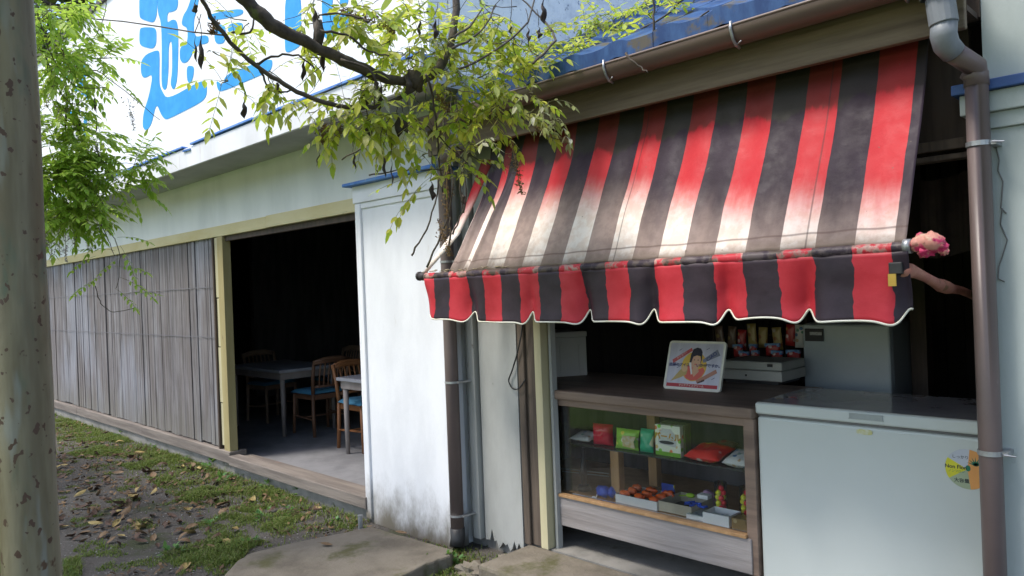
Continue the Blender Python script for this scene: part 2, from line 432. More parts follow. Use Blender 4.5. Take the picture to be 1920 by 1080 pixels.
m.box(-10.2, 4.9, .13, -10.1, 8.5, 2.6)
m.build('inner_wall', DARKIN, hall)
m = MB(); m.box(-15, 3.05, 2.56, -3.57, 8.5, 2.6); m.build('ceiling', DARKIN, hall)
# pictures of the dim far wall: a notice board
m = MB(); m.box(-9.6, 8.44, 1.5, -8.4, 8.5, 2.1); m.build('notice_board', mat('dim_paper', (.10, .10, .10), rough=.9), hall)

# white pier between the hall and the shop
pier = thing('pier', (-3.85, 2.9, 0), 'bright white plastered pier with thin blue cap between dark doorway and downpipe', 'pier')
m = MB(); m.box(-4.31, 2.855, .0, -3.435, 2.985, 2.16); m.build('pier_panel', PIERW, pier, bevel=.004)
m = MB(); m.box(-4.318, 2.838, .03, -4.255, 2.86, 2.155); m.build('pier_edge_trim', PIERW, pier, bevel=.006)
m = MB(); m.box(-4.335, 2.835, 2.16, -3.43, 2.985, 2.275); m.box(-4.325, 2.846, 2.12, -3.432, 2.985, 2.16)
m.build('pier_moulding', PIERW, pier, bevel=.005)
m = MB(); m.box(-4.39, 2.79, 2.276, -3.41, 2.99, 2.298); m.build('pier_cap', BLUEP, pier, bevel=.004)

# ------------------------------------------------------------------ the shop on the right
YS = 3.0
shop = thing('kiosk_shop', (-2, YS, 0), 'small timber snack kiosk with blue tiled roof and brown gutter', 'shop')
m = MB(); m.box(-3.45, YS + .03, -.2, 1.6, 6.2, .1); m.build('shop_floor', CONC, shop)
m = MB(); m.box(-2.96, 2.62, -.2, -.5, YS + .028, .10)
m.build('concrete_step', SLABM, shop, bevel=.02)
m = MB(); m.box(-2.3, 2.3, -.2, -.5, 2.615, .035); m.build('concrete_apron', SLABM, shop, bevel=.015)
# white column with a rotten foot: a board with a ragged lower edge
m = MB(); rnd = random.Random(5)
foot = [(-3.30 + i * .0185, .045 + rnd.uniform(-.02, .03) + (.06 if i in (3, 13) else 0) + (.04 if i > 14 else 0)) for i in range(18)]
poly = [Vector((x, YS - .0, z)) for x, z in foot] + [Vector((-2.985, YS, 2.42)), Vector((-3.30, YS, 2.42))]
m.prism(poly, (0, .05, 0))
COLW = mat('peeling_white_board', (.36, .365, .35), (.29, .295, .28), rough=.75, scale=5, stretch=(1, 1, .3), bump=.35, bscale=40, space='W',
           spots=((.10, .09, .075), 9, .66, .05, (1.4, 1, .6)), dirt=((.13, .12, .09), .0, .34, .42))
m.build('column_board', COLW, shop)
m = MB(); m.box(-3.375, YS - .03, .06, -3.315, YS + .03, 2.42); m.box(-3.425, YS + .0, .05, -3.40, YS + .06, 2.42); m.build('column_side_strip', COLW, shop, bevel=.004)
m = MB(); m.box(-3.40, YS + .031, .02, -2.986, YS + .12, 2.42); m.build('column_core', DARKWOOD, shop)
m = MB(); m.box(-2.983, YS + .02, .1, -2.86, YS + .13, 2.42); m.box(-2.978, YS + .0, .1, -2.93, YS + .018, 2.42); m.build('door_frame_post', POSTWOOD, shop, bevel=.006)
m = MB(); m.box(-2.857, YS + .01, .1, -2.805, YS + .09, 2.42); m.build('pale_frame_strip', TRIMPALE, shop, bevel=.003)
m = MB(); m.box(-2.792, YS + .06, .1, -2.775, YS + .1, 2.42); m.build('thin_white_strip', COLW, shop)
# right white pier
PIERR = mat('right_pier_paint', (.395, .445, .435), (.35, .395, .385), rough=.75, spec=.2, scale=4, stretch=(1, 1, .3), bump=.25, bscale=50, space='W',
            spots=((.3, .33, .32), 11, .70, .08))
rp = thing('pier', (0, 3.0, 0), 'pale grey green pier with dark blue band behind the right downpipe', 'pier')
m = MB(); m.box(-.70, 2.975, .0, 1.6, 3.16, 2.03); m.build('pier_panel', PIERR, rp, bevel=.004)
m = MB(); m.box(-.705, 2.962, 2.03, 1.6, 3.16, 2.085); m.box(-.718, 2.945, 2.085, 1.6, 3.16, 2.155); m.build('pier_moulding', PIERR, rp, bevel=.004)
m = MB(); m.box(-.738, 2.925, 2.156, 1.6, 3.16, 2.192); m.build('pier_band', mat('dark_blue_band_paint', (.03, .075, .22), (.04, .10, .26), rough=.6, space='W'), rp, bevel=.004)
m = MB(); m.box(-.655, 3.0, 2.193, 1.6, 3.16, 3.2); m.build('pier_upper_wall', PIERR, rp)
m = MB()
pp = [at(x, y, Y=2.972) for x, y in ((1868, 275), (1874, 300), (1872, 320), (1881, 340), (1879, 365), (1877, 390), (1887, 400))]
m.tube(pp, .0022, 5)
pp = [at(x, y, Y=2.972) for x, y in ((1880, 390), (1876, 420), (1889, 450), (1880, 480), (1873, 500), (1872, 522), (1884, 528))]
m.tube(pp, .0022, 5)
m.build('loose_wire', mat('thin_grey_wire', (.2, .2, .19), rough=.6), rp)
# lintel and boards over the opening, interior
m = MB(); m.box(-2.86, YS + .06, 2.03, -.71, YS + .11, 2.42); m.box(-.74, 2.99, 2.425, -.657, 3.025, 2.72); m.build('over_door_board', DARKWOOD, shop)
m = MB(); m.box(-2.86, YS + .03, 1.99, -.71, YS + .12, 2.027); m.box(-2.86, YS + .04, 1.955, -.71, YS + .1, 1.975); m.build('lintel', POSTWOOD, shop, bevel=.003)
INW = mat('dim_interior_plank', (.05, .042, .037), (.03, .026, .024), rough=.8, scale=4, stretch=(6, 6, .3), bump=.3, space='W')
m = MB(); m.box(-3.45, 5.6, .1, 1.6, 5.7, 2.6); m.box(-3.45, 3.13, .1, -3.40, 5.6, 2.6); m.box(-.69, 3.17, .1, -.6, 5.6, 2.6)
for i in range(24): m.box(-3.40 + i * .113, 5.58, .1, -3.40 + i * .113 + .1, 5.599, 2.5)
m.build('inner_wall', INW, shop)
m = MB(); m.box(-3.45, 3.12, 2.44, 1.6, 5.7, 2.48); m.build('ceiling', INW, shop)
m = MB()   # a hanging dark cloth in the doorway's right half
def clothfn(u, v):
    x = -1.05 + .36 * u
    return Vector((x, 3.62 + .02 * math.sin(u * 21) + .01 * math.sin(u * 47), 1.96 - .34 * v - .012 * math.sin(u * 9)))
m.grid(clothfn, 40, 6)
m.build('door_curtain', mat('dim_brown_cloth', (.085, .066, .052), (.06, .047, .04), rough=.9, scale=9, bump=.3), shop, smooth=True)
m = MB(); m.box(-.86, 3.7, .1, -.83, 3.75, 1.3); m.build('lath', mat('bare_lath', (.30, .24, .13), rough=.8), shop)
m = MB(); m.box(-1.35, 4.4, .1, -1.27, 4.5, 2.44); m.build('inner_post', DARKWOOD, shop)

# eave: fascia board, rafters' soffit, tiles, gutter
m = MB(); m.box(-3.50, 2.83, 2.355, -.665, 2.862, 2.555)
m.build('eave_board', FASCIAWOOD, shop, bevel=.004)
m = MB(); m.box(-3.49, 2.864, 2.42, -.665, 3.02, 2.44); m.build('eave_soffit', DARKWOOD, shop)
SL = .507
def roofz(y): return 2.60 + SL * (y - 2.75)
TILE = mat('blue_glazed_tile', (.010, .040, .13), (.03, .085, .21), rough=.5, spec=.3, scale=5, stretch=(3, .6, 1), bump=.15, bscale=30, space='W', spots=((.085, .075, .055), 6, .53, .10))
m = MB()
P_ = .26; CS = .245                                   # tile width, course length
for c in range(15):
    ya = 2.70 + c * CS
    for k in range(9):
        xa = -3.098 + k * P_
        n = 8
        def prof(t): return .016 * math.sin(2 * PI * t) if t < .5 else .004 * math.sin(2 * PI * t)
        vs = []; fs = []
        jit = random.Random(c * 31 + k).uniform(-.004, .004)
        for i in range(n + 1):
            t = i / n; h = prof(t)
            for (yy, up) in ((ya, -.062 if c == 0 else -.020), (ya, .012), (ya + CS + .03, -.004)):
                vs.append((xa + t * P_ * 1.01, yy + (jit if yy == ya else 0), roofz(yy) + .03 + h + up + jit))
        for i in range(n):
            a = i * 3; b = a + 3
            fs += [(a, b, b + 1, a + 1), (a + 1, b + 1, b + 2, a + 2)]
        m.add(vs, fs)
m.build('roof_tiles', TILE, shop, smooth=False)
m = MB(); m.add([(-3.097, 2.70, roofz(2.70) - .03), (-.70, 2.70, roofz(2.70) - .03), (-.64, 6.4, roofz(6.4) - .03), (-3.097, 6.4, roofz(6.4) - .03),
                 (-3.097, 2.70, roofz(2.70) - .055), (-.70, 2.70, roofz(2.70) - .055), (-.64, 6.4, roofz(6.4) - .055), (-3.097, 6.4, roofz(6.4) - .055)],
                [(0, 1, 2, 3), (7, 6, 5, 4), (0, 4, 5, 1), (1, 5, 6, 2), (2, 6, 7, 3), (3, 7, 4, 0)])
m.build('roof_deck', DARKWOOD, shop)
# gutter: a half round trough
m = MB(); GY, GZ, GR = 2.755, 2.545, .062
def trough(r, x0, x1, n=12):
    def fn(u, v):
        a = PI + PI * v
        return Vector((x0 + (x1 - x0) * u, GY + math.cos(a) * r, GZ + math.sin(a) * r - .006 * math.sin(u * PI)))
    return fn
m.grid(trough(GR, -3.53, -.62), 20, 14); m.grid(trough(GR - .005, -3.53, -.62), 20, 14)
m.tube([(-3.53 + 2.91 * i / 20, GY - GR + .003, GZ + .003 - .006 * math.sin(i / 20 * PI)) for i in range(21)], .007, 6)
for xx in (-3.53, -.624): m.prism([(xx, GY + math.cos(PI + PI * i / 12) * GR, GZ + math.sin(PI + PI * i / 12) * GR) for i in range(13)], (.004, 0, 0))
gut = m.build('gutter', GUTTERM, shop, smooth=True, flip=True)
for px, py in ((1132, 130), (1370, 55), (1690, 5), (640 + 200, 235)):
    hx = at(px, py, Y=GY - GR - .004).x
    m = MB()
    pts = [(hx, GY - GR - .003, GZ + .012), (hx, GY - GR - .006, GZ - .02), (hx, GY - GR + .012, GZ - .055), (hx + .002, GY - GR + .03, GZ - .075), (hx + .004, GY - GR + .055, GZ - .082)]
    m.tube(pts, .006, 6); m.tube([pts[3], (hx + .03, GY - GR + .02, GZ - .066)], .003, 5)
    m.build('gutter_bracket', GALV, shop, smooth=True)
m = MB()
m.grid(lambda u, v: Vector((-3.47 + .014 * u, GY + math.cos(PI + PI * v) * (GR + .003), GZ + math.sin(PI + PI * v) * (GR + .003))), 1, 12)
m.build('gutter_joint', PIPE, shop)
# right downpipe: hopper, elbow, shaft, brackets
m = MB(); hx, hy = -.715, 2.75
m.grid(lambda u, v: Vector((hx, hy, 2.62 - .17 * v)) + Vector((math.cos(2 * PI * u + PI / 4), math.sin(2 * PI * u + PI / 4), 0)) * (.115 - .055 * v), 8, 2)
m.tube([(hx, hy, 2.45), tuple(at(1770, 46, Y=2.75))], .044, 16)
hop = m.build('rain_hopper', GREYPVC, shop, bevel=.003)
dpx, dpy = -.655, 2.905
m = MB()
EB = [at(1770, 42, Y=2.75), at(1769, 66, Y=2.752), at(1774, 84, Y=2.77), at(1787, 98, Y=2.80)]
m.tube(EB, [.040, .040, .040, .038], 14)
m.build('pipe_elbow', GREYPVC, shop, smooth=True)
dp = MB(); dp.tube([tuple(EB[3]), tuple(at(1830, 126, Y=2.89)), (dpx, dpy, 2.205), (dpx, dpy, 1.0), (dpx, dpy, .0)], .035, 18)
dpo = dp.build('downpipe', PIPE, shop, smooth=True)
m = MB(); m.tube([(dpx - .012, dpy - .017, 2.225), (dpx, dpy, 2.205), (dpx, dpy, 2.17)], .0385, 16); m.build('pipe_socket', PIPE, dpo, smooth=True)
for zb in (1.975, .935):
    m = MB(); m.tube([(dpx, dpy, zb - .008), (dpx, dpy, zb + .008)], .0385, 18)
    m.box(dpx + .03, dpy - .01, zb - .008, dpx + .052, dpy + .07, zb + .006)
    m.tube([(dpx + .042, dpy - .02, zb), (dpx + .075, dpy - .012, zb - .004)], .0035, 6)
    o = m.build('pipe_clamp', GALV, shop)
# left downpipe with its elbow under the gutter
lx, ly = -3.405, 2.87
m = MB(); m.tube([(-3.17, 2.80, 2.36), (-3.30, 2.83, 2.345), (-3.385, 2.86, 2.33), (lx, ly, 2.29), (lx, ly, 1.2), (lx, ly, .09)], .040, 18)
lp = m.build('downpipe', PIPE, shop, smooth=True)
m = MB(); m.tube([(-3.17, 2.78, 2.49), (-3.17, 2.79, 2.39), (-3.18, 2.80, 2.35)], .043, 14); m.build('gutter_outlet', GREYPVC, shop, smooth=True)
m = MB(); m.tube([(-3.365, 2.855, 2.342), (lx + .006, ly, 2.325), (lx, ly, 2.27)], .0445, 14)
m.build('pipe_elbow', GREYPVC, shop, smooth=True)
m = MB(); m.tube([(lx, ly, .14), (lx, ly, .075), (lx + .01, ly - .02, .03)], .044, 14); m.build('pipe_foot', BLACKM, shop, smooth=True)
for zb in (1.72, 1.005, .215):
    m = MB(); m.tube([(lx, ly, zb - .006), (lx, ly, zb + .006)], .0435, 18); m.box(lx + .03, ly + .0, zb - .005, lx + .06, ly + .12, zb + .005)
    m.build('pipe_clamp', GALV, shop)
# ------------------------------------------------------------------ the striped awning
XR, XL = -.805, -3.345
PER = .2625; XS0 = -.905                                 # stripe period, centre of the last red stripe
def stripe_nodes(N, xcoord, width=.5):
    t = N.math('FRACT', N.math('ADD', N.math('DIVIDE', N.math('SUBTRACT', xcoord, XS0), PER), 20.25 + 0.0))
    d = N.math('ABSOLUTE', N.math('SUBTRACT', t, .25))
    return N.n_map(d, .240, .246, 1, 0)                   # 1 on red
RED, BLK = (.42, .018, .026), (.020, .012, .019)
def canvas_mat():
    N = NT('striped_canvas')
    uv = N.sep(N.co('U'))
    wob = N.math('MULTIPLY', N.math('SUBTRACT', N.noise(N.co('O', (1, 1, 1)), 5, 3), .5), .012)
    red = stripe_nodes(N, N.math('ADD', uv[0], wob))
    n1 = N.noise(N.co('O'), 3.5, 5); n2 = N.noise(N.co('O'), 22, 4)
    # sun bleaching: deeper to the left, and its edge differs from stripe to stripe
    stid = N.math('FLOOR', N.math('DIVIDE', N.math('SUBTRACT', uv[0], XS0 + PER / 4), PER / 2))
    wn_ = N.n('ShaderNodeTexWhiteNoise', noise_dimensions='1D'); N.l(stid, wn_.inputs['W'])
    thr = N.n_map(uv[0], -2.4, -.88, .60, .90)
    thr = N.math('ADD', thr, N.math('MULTIPLY', N.math('SUBTRACT', wn_.outputs[0], .5), .10))
    thr = N.math('ADD', thr, N.math('MULTIPLY', N.math('SUBTRACT', N.noise(N.co('U', (14, 2.2, 1)), 1.0, 6, .65), .5), .15))
    b = N.math('SUBTRACT', uv[1], thr)
    bl_r = N.n_map(b, -.17, .15)
    bl_k = N.n_map(b, -.16, .26)
    rc = N.mix(N.n_map(n1, .3, .7), RED, (.48, .032, .038))
    kc = N.mix(N.n_map(n1, .3, .7), BLK, (.034, .022, .034))
    rc = N.mix(bl_r, rc, N.mix(N.n_map(n2, .4, .62), (.80, .72, .66), (.72, .60, .52)))
    kc = N.mix(N.math('MULTIPLY', bl_k, .92), kc, N.mix(N.n_map(n2, .35, .65), (.36, .27, .235), (.29, .215, .19)))
    c = N.mix(red, kc, rc)
    # upper part toned dull and dark, with a wavy lower edge
    upper_edge = N.math('ADD', uv[1], N.math('MULTIPLY', N.math('SUBTRACT', N.noise(N.co('U', (9, 1.5, 1)), 1.0, 5, .6), .5), .30))
    upper_dark = N.n_map(upper_edge, .30, .335, 1, 0)
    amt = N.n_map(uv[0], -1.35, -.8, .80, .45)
    c = N.mix(N.math('MULTIPLY', upper_dark, amt), c, N.mix(red, (.036, .034, .024), (.11, .028, .02)))
    upper_dark2 = N.n_map(upper_edge, .10, .28, 1, 0)
    c = N.mix(N.math('MULTIPLY', upper_dark2, .35), c, (.03, .028, .02))
    # hem dirt, the stitch line, specks and the seam
    hem = N.n_map(N.math('ADD', uv[1], N.math('MULTIPLY', n2, .04)), .965, 1.01)
    c = N.mix(N.math('MULTIPLY', hem, .6), c, (.16, .12, .09))
    gl = N.math('MULTIPLY', N.n_map(N.math('ADD', uv[1], N.math('MULTIPLY', N.noise(N.co('U', (5, 3, 1)), 2.0, 6, .7), .30)), .98, 1.16), N.n_map(uv[0], -2.75, -1.7, 1, .25))
    c = N.mix(N.math('MULTIPLY', gl, .75), c, (.13, .10, .08))
    hem2 = N.math('MULTIPLY', N.n_map(uv[1], .925, .93), N.n_map(uv[1], .934, .939, 1, 0))
    c = N.mix(N.math('MULTIPLY', hem2, .6), c, (.10, .06, .05))
    for sx in (-1.99, -1.14):
        sm = N.n_map(N.math('ABSOLUTE', N.math('SUBTRACT', uv[0], sx)), .002, .0045, 1, 0)
        c = N.mix(N.math('MULTIPLY', sm, .55), c, (.05, .03, .03))
    sp = N.n_map(N.noise(N.co('O'), 55, 2), .73, .76)
    c = N.mix(N.math('MULTIPLY', sp, .6), c, (.12, .09, .07))
    N.col(c)
    N.rough(N.n_map(n2, .3, .7, .5, .62), .16)
    N.bump(N.math('ADD', N.noise(N.co('O'), 14, 5), N.math('MULTIPLY', N.noise(N.co('O'), 120, 3), .25)), .22, .008)
    return N.m
def valance_mat(name, dirty):
    N = NT(name)
    x = N.sep(N.co('W'))[0]
    wob = N.math('MULTIPLY', N.math('SUBTRACT', N.noise(N.co('W', (1, 1, 1.5)), 6, 3), .5), .05)
    red = stripe_nodes(N, N.math('ADD', x, wob))
    n1 = N.noise(N.co('W'), 5, 5); n2 = N.noise(N.co('W'), 26, 5)
    c = N.mix(red, N.mix(N.n_map(n1, .35, .65), (.022, .014, .022), (.038, .024, .035)), N.mix(N.n_map(n1, .35, .65), (.42, .018, .030), (.50, .034, .05)))
    if dirty:
        f = N.n_map(N.math('ADD', n2, N.math('MULTIPLY', n1, .4)), .64, .78)
        c = N.mix(N.math('MULTIPLY', f, .8), c, N.mix(red, (.11, .085, .085), (.40, .30, .25)))
        c = N.mix(N.n_map(N.noise(N.co('W'), 13, 5), .50, .66), c, (.085, .06, .045))
    N.col(c); N.rough(.45, .3)
    N.bump(N.noise(N.co('W'), 16, 5), .25, .008)
    return N.m
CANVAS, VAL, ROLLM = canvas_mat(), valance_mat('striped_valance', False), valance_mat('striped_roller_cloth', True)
aw = thing('awning', (-2.07, 2.85, 2.3), 'red and black striped awning bleached white above its scalloped valance', 'awning')
m = MB(); m.uv = []
XCL = -3.075
def can(u, v):
    x = XCL + (XR - XCL) * u
    # left edge wanders: it has come away from the roller's end
    if u < .12: x += (.12 - u) / .12 * (.06 * math.sin(v * PI) - .02 * v)
    y = 2.955 + (2.617 - 2.955) * v; z = 2.435 + (1.648 - 2.435) * v
    belly = .035 * math.sin(PI * v) + .012 * math.sin(2 * PI * v)
    n_y, n_z = -.92, -.39                                 # outward normal, roughly
    d = -belly
    d += .006 * math.sin(x * 23 + 3 * v) * (1 - v) + .004 * math.sin(x * 41 + 1)
    d += .010 * (noise.noise(Vector((x * 2.2, v * 3.1, 0)))) + .004 * noise.noise(Vector((x * 8, v * 6, 4)))
    # two slack folds running down to the left corner
    for x0, x1, am in ((-2.78, -2.93, .022), (-2.94, -3.03, .02)):
        xc = x0 + (x1 - x0) * v
        d += am * math.exp(-((x - xc) / .018) ** 2) * min(1, v * 1.6)
    d -= .004 * math.exp(-((x + 1.99) / .012) ** 2)
    return Vector((x, y + n_y * d, z + n_z * d))
NU, NV = 220, 60
m.grid(can, NU, NV)
def cloth_x(x, v):                                        # the two folds swallow some cloth
    for x0, x1, am in ((-2.78, -2.93, .055), (-2.94, -3.03, .075)):
        xc = x0 + (x1 - x0) * v
        x -= am * (1 - 1 / (1 + math.exp(-(x - xc) / .008))) if abs(x - xc) < .3 else (am if x < xc else 0)
    return x
m.uv = [(cloth_x(XCL + (XR - XCL) * i / NU, j / NV), j / NV) for i in range(NU + 1) for j in range(NV + 1)]
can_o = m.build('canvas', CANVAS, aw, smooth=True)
so = can_o.modifiers.new('thick', 'SOLIDIFY'); so.thickness = .0022; so.offset = 0
# strip torn from the canvas's left edge, stretched to the roller end
m = MB(); m.uv = []
A = [at(925, 300, Y=2.90), at(893, 375, Y=2.84), at(862, 440, Y=2.75), at(828, 480, Y=2.66), at(800, 512, Y=2.62)]
B = [at(905, 300, Y=2.90), at(868, 400, Y=2.84), at(845, 440, Y=2.75), at(818, 478, Y=2.66), at(795, 510, Y=2.62)]
m.grid(lambda u, v: A[round(u * 4)].lerp(B[round(u * 4)], v) + Vector((0, -.012 * math.sin(PI * v), 0)), 4, 4)
m.uv = [(XS0 - PER * 9 + .06 * j / 4, [.2, .5, .66, .85, .9][i]) for i in range(5) for j in range(5)]
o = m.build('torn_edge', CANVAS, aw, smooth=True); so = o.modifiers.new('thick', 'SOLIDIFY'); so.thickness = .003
BY, BZ = 2.612, 1.632
m = MB()
k = 160
m.tube([(XL + .05 + (XR - XL - .03) * i / k, BY + .003 * noise.noise(Vector((i * .3, 0, 0))), BZ - .004 * math.sin(PI * i / k)) for i in range(k + 1)],
       [.0205 + .0045 * noise.noise(Vector((i * .23, 3, 0))) + .002 * noise.noise(Vector((i * .9, 7, 0))) for i in range(k + 1)], 14)
m.build('roller_cloth', ROLLM, aw, smooth=True)
m = MB(); m.tube([(XL, BY, BZ + .004), (XL + .03, BY, BZ + .002), (XL + .06, BY, BZ)], [.021, .024, .02], 12); m.tube([(XL - .006, BY, BZ + .004), (XL + .008, BY, BZ + .004)], .026, 12)
m.build('roller_end_cap', mat('rusty_dark_steel', (.07, .05, .05), (.035, .03, .03), rough=.6, bump=.3), aw, smooth=True)
# litter caught on the roller's left end
m = MB(); rnd = random.Random(11)
for i in range(60):
    x = rnd.uniform(-3.32, -2.62); a = rnd.uniform(0, PI); l = rnd.uniform(.01, .04)
    p = Vector((x, BY + rnd.uniform(-.012, .012), BZ + .022 + rnd.uniform(0, .008)))
    m.tube([p, p + Vector((math.cos(a), math.sin(a) * .4, rnd.uniform(-.1, .3))) * l], rnd.uniform(.0012, .003), 4)
o = m.build('litter', mat('dry_plant_litter', (.36, .30, .20), (.16, .12, .08), rough=.9, scale=30), aw); o['kind'] = 'stuff'
notch = [-3.300, -2.926, -2.483, -2.151, -1.785, -1.45, -1.128, -.80]
amp = [.02, .050, .048, .055, .055, .05, .05, .05]
def vbot(x):
    z = 1.385
    for i, nx in enumerate(notch):
        wdt = .030
        z += amp[i] * math.exp(-((x - nx) / wdt) ** 2) - .010 * math.exp(-((x - nx + .06) / .04) ** 2)
    for i in range(len(notch) - 1):                       # each scallop's own curve
        a, b = notch[i], notch[i + 1]
        if a <= x <= b:
            t = (x - a) / (b - a); z += [.012, -.004, .0, .004, .004, .022, .012][i] * math.sin(PI * t)
    if x < -3.2: z += (-3.2 - x) * .2
    return z
def vwave(x):
    y = 0
    for i, nx in enumerate(notch): y += .045 * math.exp(-((x - nx) / .045) ** 2)
    return y - .014 * math.sin((x + 3.3) * 9) + .006 * math.sin(x * 31)
VXL, VXR = -3.285, XR + .012
def val(u, v):
    x = VXL + (VXR - VXL) * u
    zt = BZ - .012; zb = vbot(x)
    y = BY - .016 + v * (.9 * vwave(x) + .012 * math.sin(PI * v)) + .004 * noise.noise(Vector((x * 7, v * 3, 2)))
    return Vector((x + .012 * v * math.sin(x * 19), y, zt + (zb - zt) * v))
m = MB(); m.grid(val, 300, 16); vo = m.build('valance', VAL, aw, smooth=True, flip=True)
so = vo.modifiers.new('thick', 'SOLIDIFY'); so.thickness = .002; so.offset = 0
m = MB(); m.tube([val(i / 400, 1.0) + Vector((0, 0, -.001)) for i in range(401)], .0042, 6)
m.build('piping', mat('white_piping', (.74, .73, .64), (.60, .58, .46), rough=.5, scale=8), aw, smooth=True)
# right hand end: crank knuckle wrapped in pink tape, and the arm back to the wall
PINK = mat('faded_pink_tape', (.50, .22, .17), (.46, .025, .10), rough=.6, scale=16, bump=.4, lo=.46, hi=.54, spots=((.50, .36, .25), 12, .58, .08))
TAN = mat('tan_wrapped_tape', (.42, .20, .14), (.34, .13, .10), rough=.6, scale=14, bump=.4, spots=((.20, .11, .06), 10, .6, .05))
m = MB(); m.tube([(XR - .005, BY, BZ + .004), (XR + .018, BY, BZ + .004)], .024, 14); m.build('roller_ring', GALV, aw, smooth=True)
m = MB()
m.tube([(XR + .016, BY, BZ + .004), (XR + .03, BY, BZ + .006), (XR + .055, BY, BZ + .012), (XR + .08, BY - .002, BZ + .012), (XR + .10, BY, BZ + .004), (XR + .112, BY, BZ - .002)], [.016, .025, .029, .031, .027, .012], 12)
for i, (dx, dz, r) in enumerate(((.045, .012, .030), (.078, .016, .030), (.10, -.004, .022), (.06, -.016, .022), (.112, -.02, .013))): m.ball((XR + dx, BY - .004 * (i % 2), BZ + dz), r * .84, 12, 9, wob=.95)
m.build('wrapped_knob', PINK, aw, smooth=True)
m = MB()
a0 = at(1692, 505, Y=BY + .0); a1 = at(1826, 556, X=-.765)
pts = [a0.lerp(a1, t) + Vector((0, 0, .006 * math.sin(t * 9))) for t in (0, .08, .16, .3, .42, .5, .58, .66, .8, 1.0)]
m.tube(pts, [.025, .025, .019, .016, .018, .024, .023, .017, .015, .015], 12)
m.build('wrapped_arm', TAN, aw, smooth=True)
m = MB(); c0 = at(1680, 503, Y=BY - .012); m.box(c0.x - .022, c0.y - .006, c0.z - .02, c0.x + .02, c0.y + .03, c0.z + .02); m.build('arm_clamp', BLACKM, aw, bevel=.004)
m = MB(); c0 = at(1673, 525, Y=BY - .022); m.box(c0.x - .012, c0.y - .003, c0.z - .02, c0.x + .012, c0.y + .003, c0.z + .02); m.build('yellow_tag', mat('yellow_tape', (.55, .36, .06), rough=.6), aw)

# ------------------------------------------------------------------ glass display counter
CWOOD = mat('counter_weathered_wood', (.235, .165, .125), (.135, .093, .072), rough=.55, spec=.4, scale=5, stretch=(.25, 3, 3), bump=.4, bscale=22, space='W')
CBASE = mat('counter_grey_base_board', (.33, .30, .29), (.22, .195, .185), rough=.75, scale=4, stretch=(.25, 3, 4), bump=.5, bscale=20, space='W',
            spots=((.055, .045, .042), 5, .68, .06, (.7, 1, 2)))
INNERW = mat('honey_wood', (.44, .26, .125), (.33, .19, .085), rough=.6, scale=6, stretch=(3, 3, .3), bump=.3, space='W')
ct = thing('display_counter', (-2.2, 3.3, .1), 'old wooden display counter with glass front full of snacks and toys', 'counter')
m = MB(); m.box(-3.38, 3.075, .925, -1.605, 3.86, .975); m.build('counter_top', CWOOD, ct, bevel=.008)
m = MB(); m.box(-3.36, 3.11, .885, -1.655, 3.14, .924); m.box(-1.66, 3.095, .22, -1.607, 3.16, .924); m.box(-2.90, 3.10, .22, -2.845, 3.15, .924)
m.box(-1.655, 3.78, .10, -1.607, 3.84, .924); m.box(-3.36, 3.78, .10, -3.31, 3.84, .924)
m.build('counter_frame', CWOOD, ct, bevel=.004)
m = MB(); m.box(-2.87, 3.085, .225, -1.635, 3.11, .385); m.build('base_board', CBASE, ct, bevel=.005)
m = MB(); m.box(-3.3, 3.6, .1, -1.66, 3.62, .384); m.build('toe_board', DARKIN, ct)
m = MB(); m.box(-3.30, 3.112, .386, -1.662, 3.80, .398); m.box(-2.845, 3.075, .386, -1.655, 3.111, .402); m.build('case_floor', INNERW, ct, bevel=.002)
m = MB(); m.box(-2.844, 3.118, .403, -1.661, 3.123, .884); m.build('glass_front', glass_mat('shop_window_glass', (.97, .98, .97), 1.42, .006), ct)
m = MB(); m.box(-2.80, 3.20, .652, -1.664, 3.48, .660); m.build('glass_shelf', glass_mat('shelf_glass', (.78, .92, .85), 1.5, .25), ct)
for px, yy in ((1153, 3.20), (1224, 3.52)):
    xx = at(px, 900, Y=yy).x
    m = MB(); m.box(xx - .028, yy, .399, xx + .028, yy + .05, .651 if yy < 3.4 else .90); m.build('shelf_post', INNERW, ct, bevel=.003)
m = MB(); m.box(-3.30, 3.80, .40, -1.66, 3.815, .92); m.box(-1.72, 3.7, .40, -1.68, 3.75, .92); m.build('back_board', DARKIN, ct)

# ------------------------------------------------------------------ chest freezer
FRZ = mat('freezer_enamel', (.55, .585, .565), (.525, .56, .54), rough=.32, spec=.5, scale=2, bump=.02, bscale=160, space='W', spots=((.30, .27, .22), 7, .70, .10, (1.5, 1, .5)), dirt=((.22, .17, .12), .06, .22, .16))
LIDT = mat('freezer_lid_top', (.34, .33, .345), (.27, .26, .28), rough=.07, spec=1.0, scale=4, bump=.0, space='W', spots=((.20, .18, .19), 5, .62, .15))
fz = thing('chest_freezer', (-1.0, 3.35, .1), 'pale grey green chest freezer with closed lid beside the display counter', 'freezer')
m = MB(); m.box(-1.598, 3.11, .12, -.55, 3.64, .938); m.build('body', FRZ, fz, bevel=.012)
m = MB(); m.box(-1.595, 3.118, .939, -.553, 3.62, .950); m.build('gasket', mat('grey_gasket', (.16, .16, .155), rough=.6), fz)
m = MB(); m.box(-1.600, 3.098, .951, -.548, 3.64, 1.000); lid = m.build('lid', FRZ, fz, bevel=.008)
m = MB(); m.box(-1.592, 3.108, 1.0004, -.556, 3.63, 1.003); m.build('lid_top', LIDT, lid)
m = MB(); hA, hB = at(1592, 770, Y=3.096), at(1655, 783, Y=3.096); m.box(hA.x, 3.094, .972, hB.x, 3.0985, .992); m.box(hA.x - .003, 3.092, .969, hB.x + .003, 3.096, .972); m.build('handle_recess', mat('lid_handle_grey', (.34, .37, .36), rough=.4), lid)
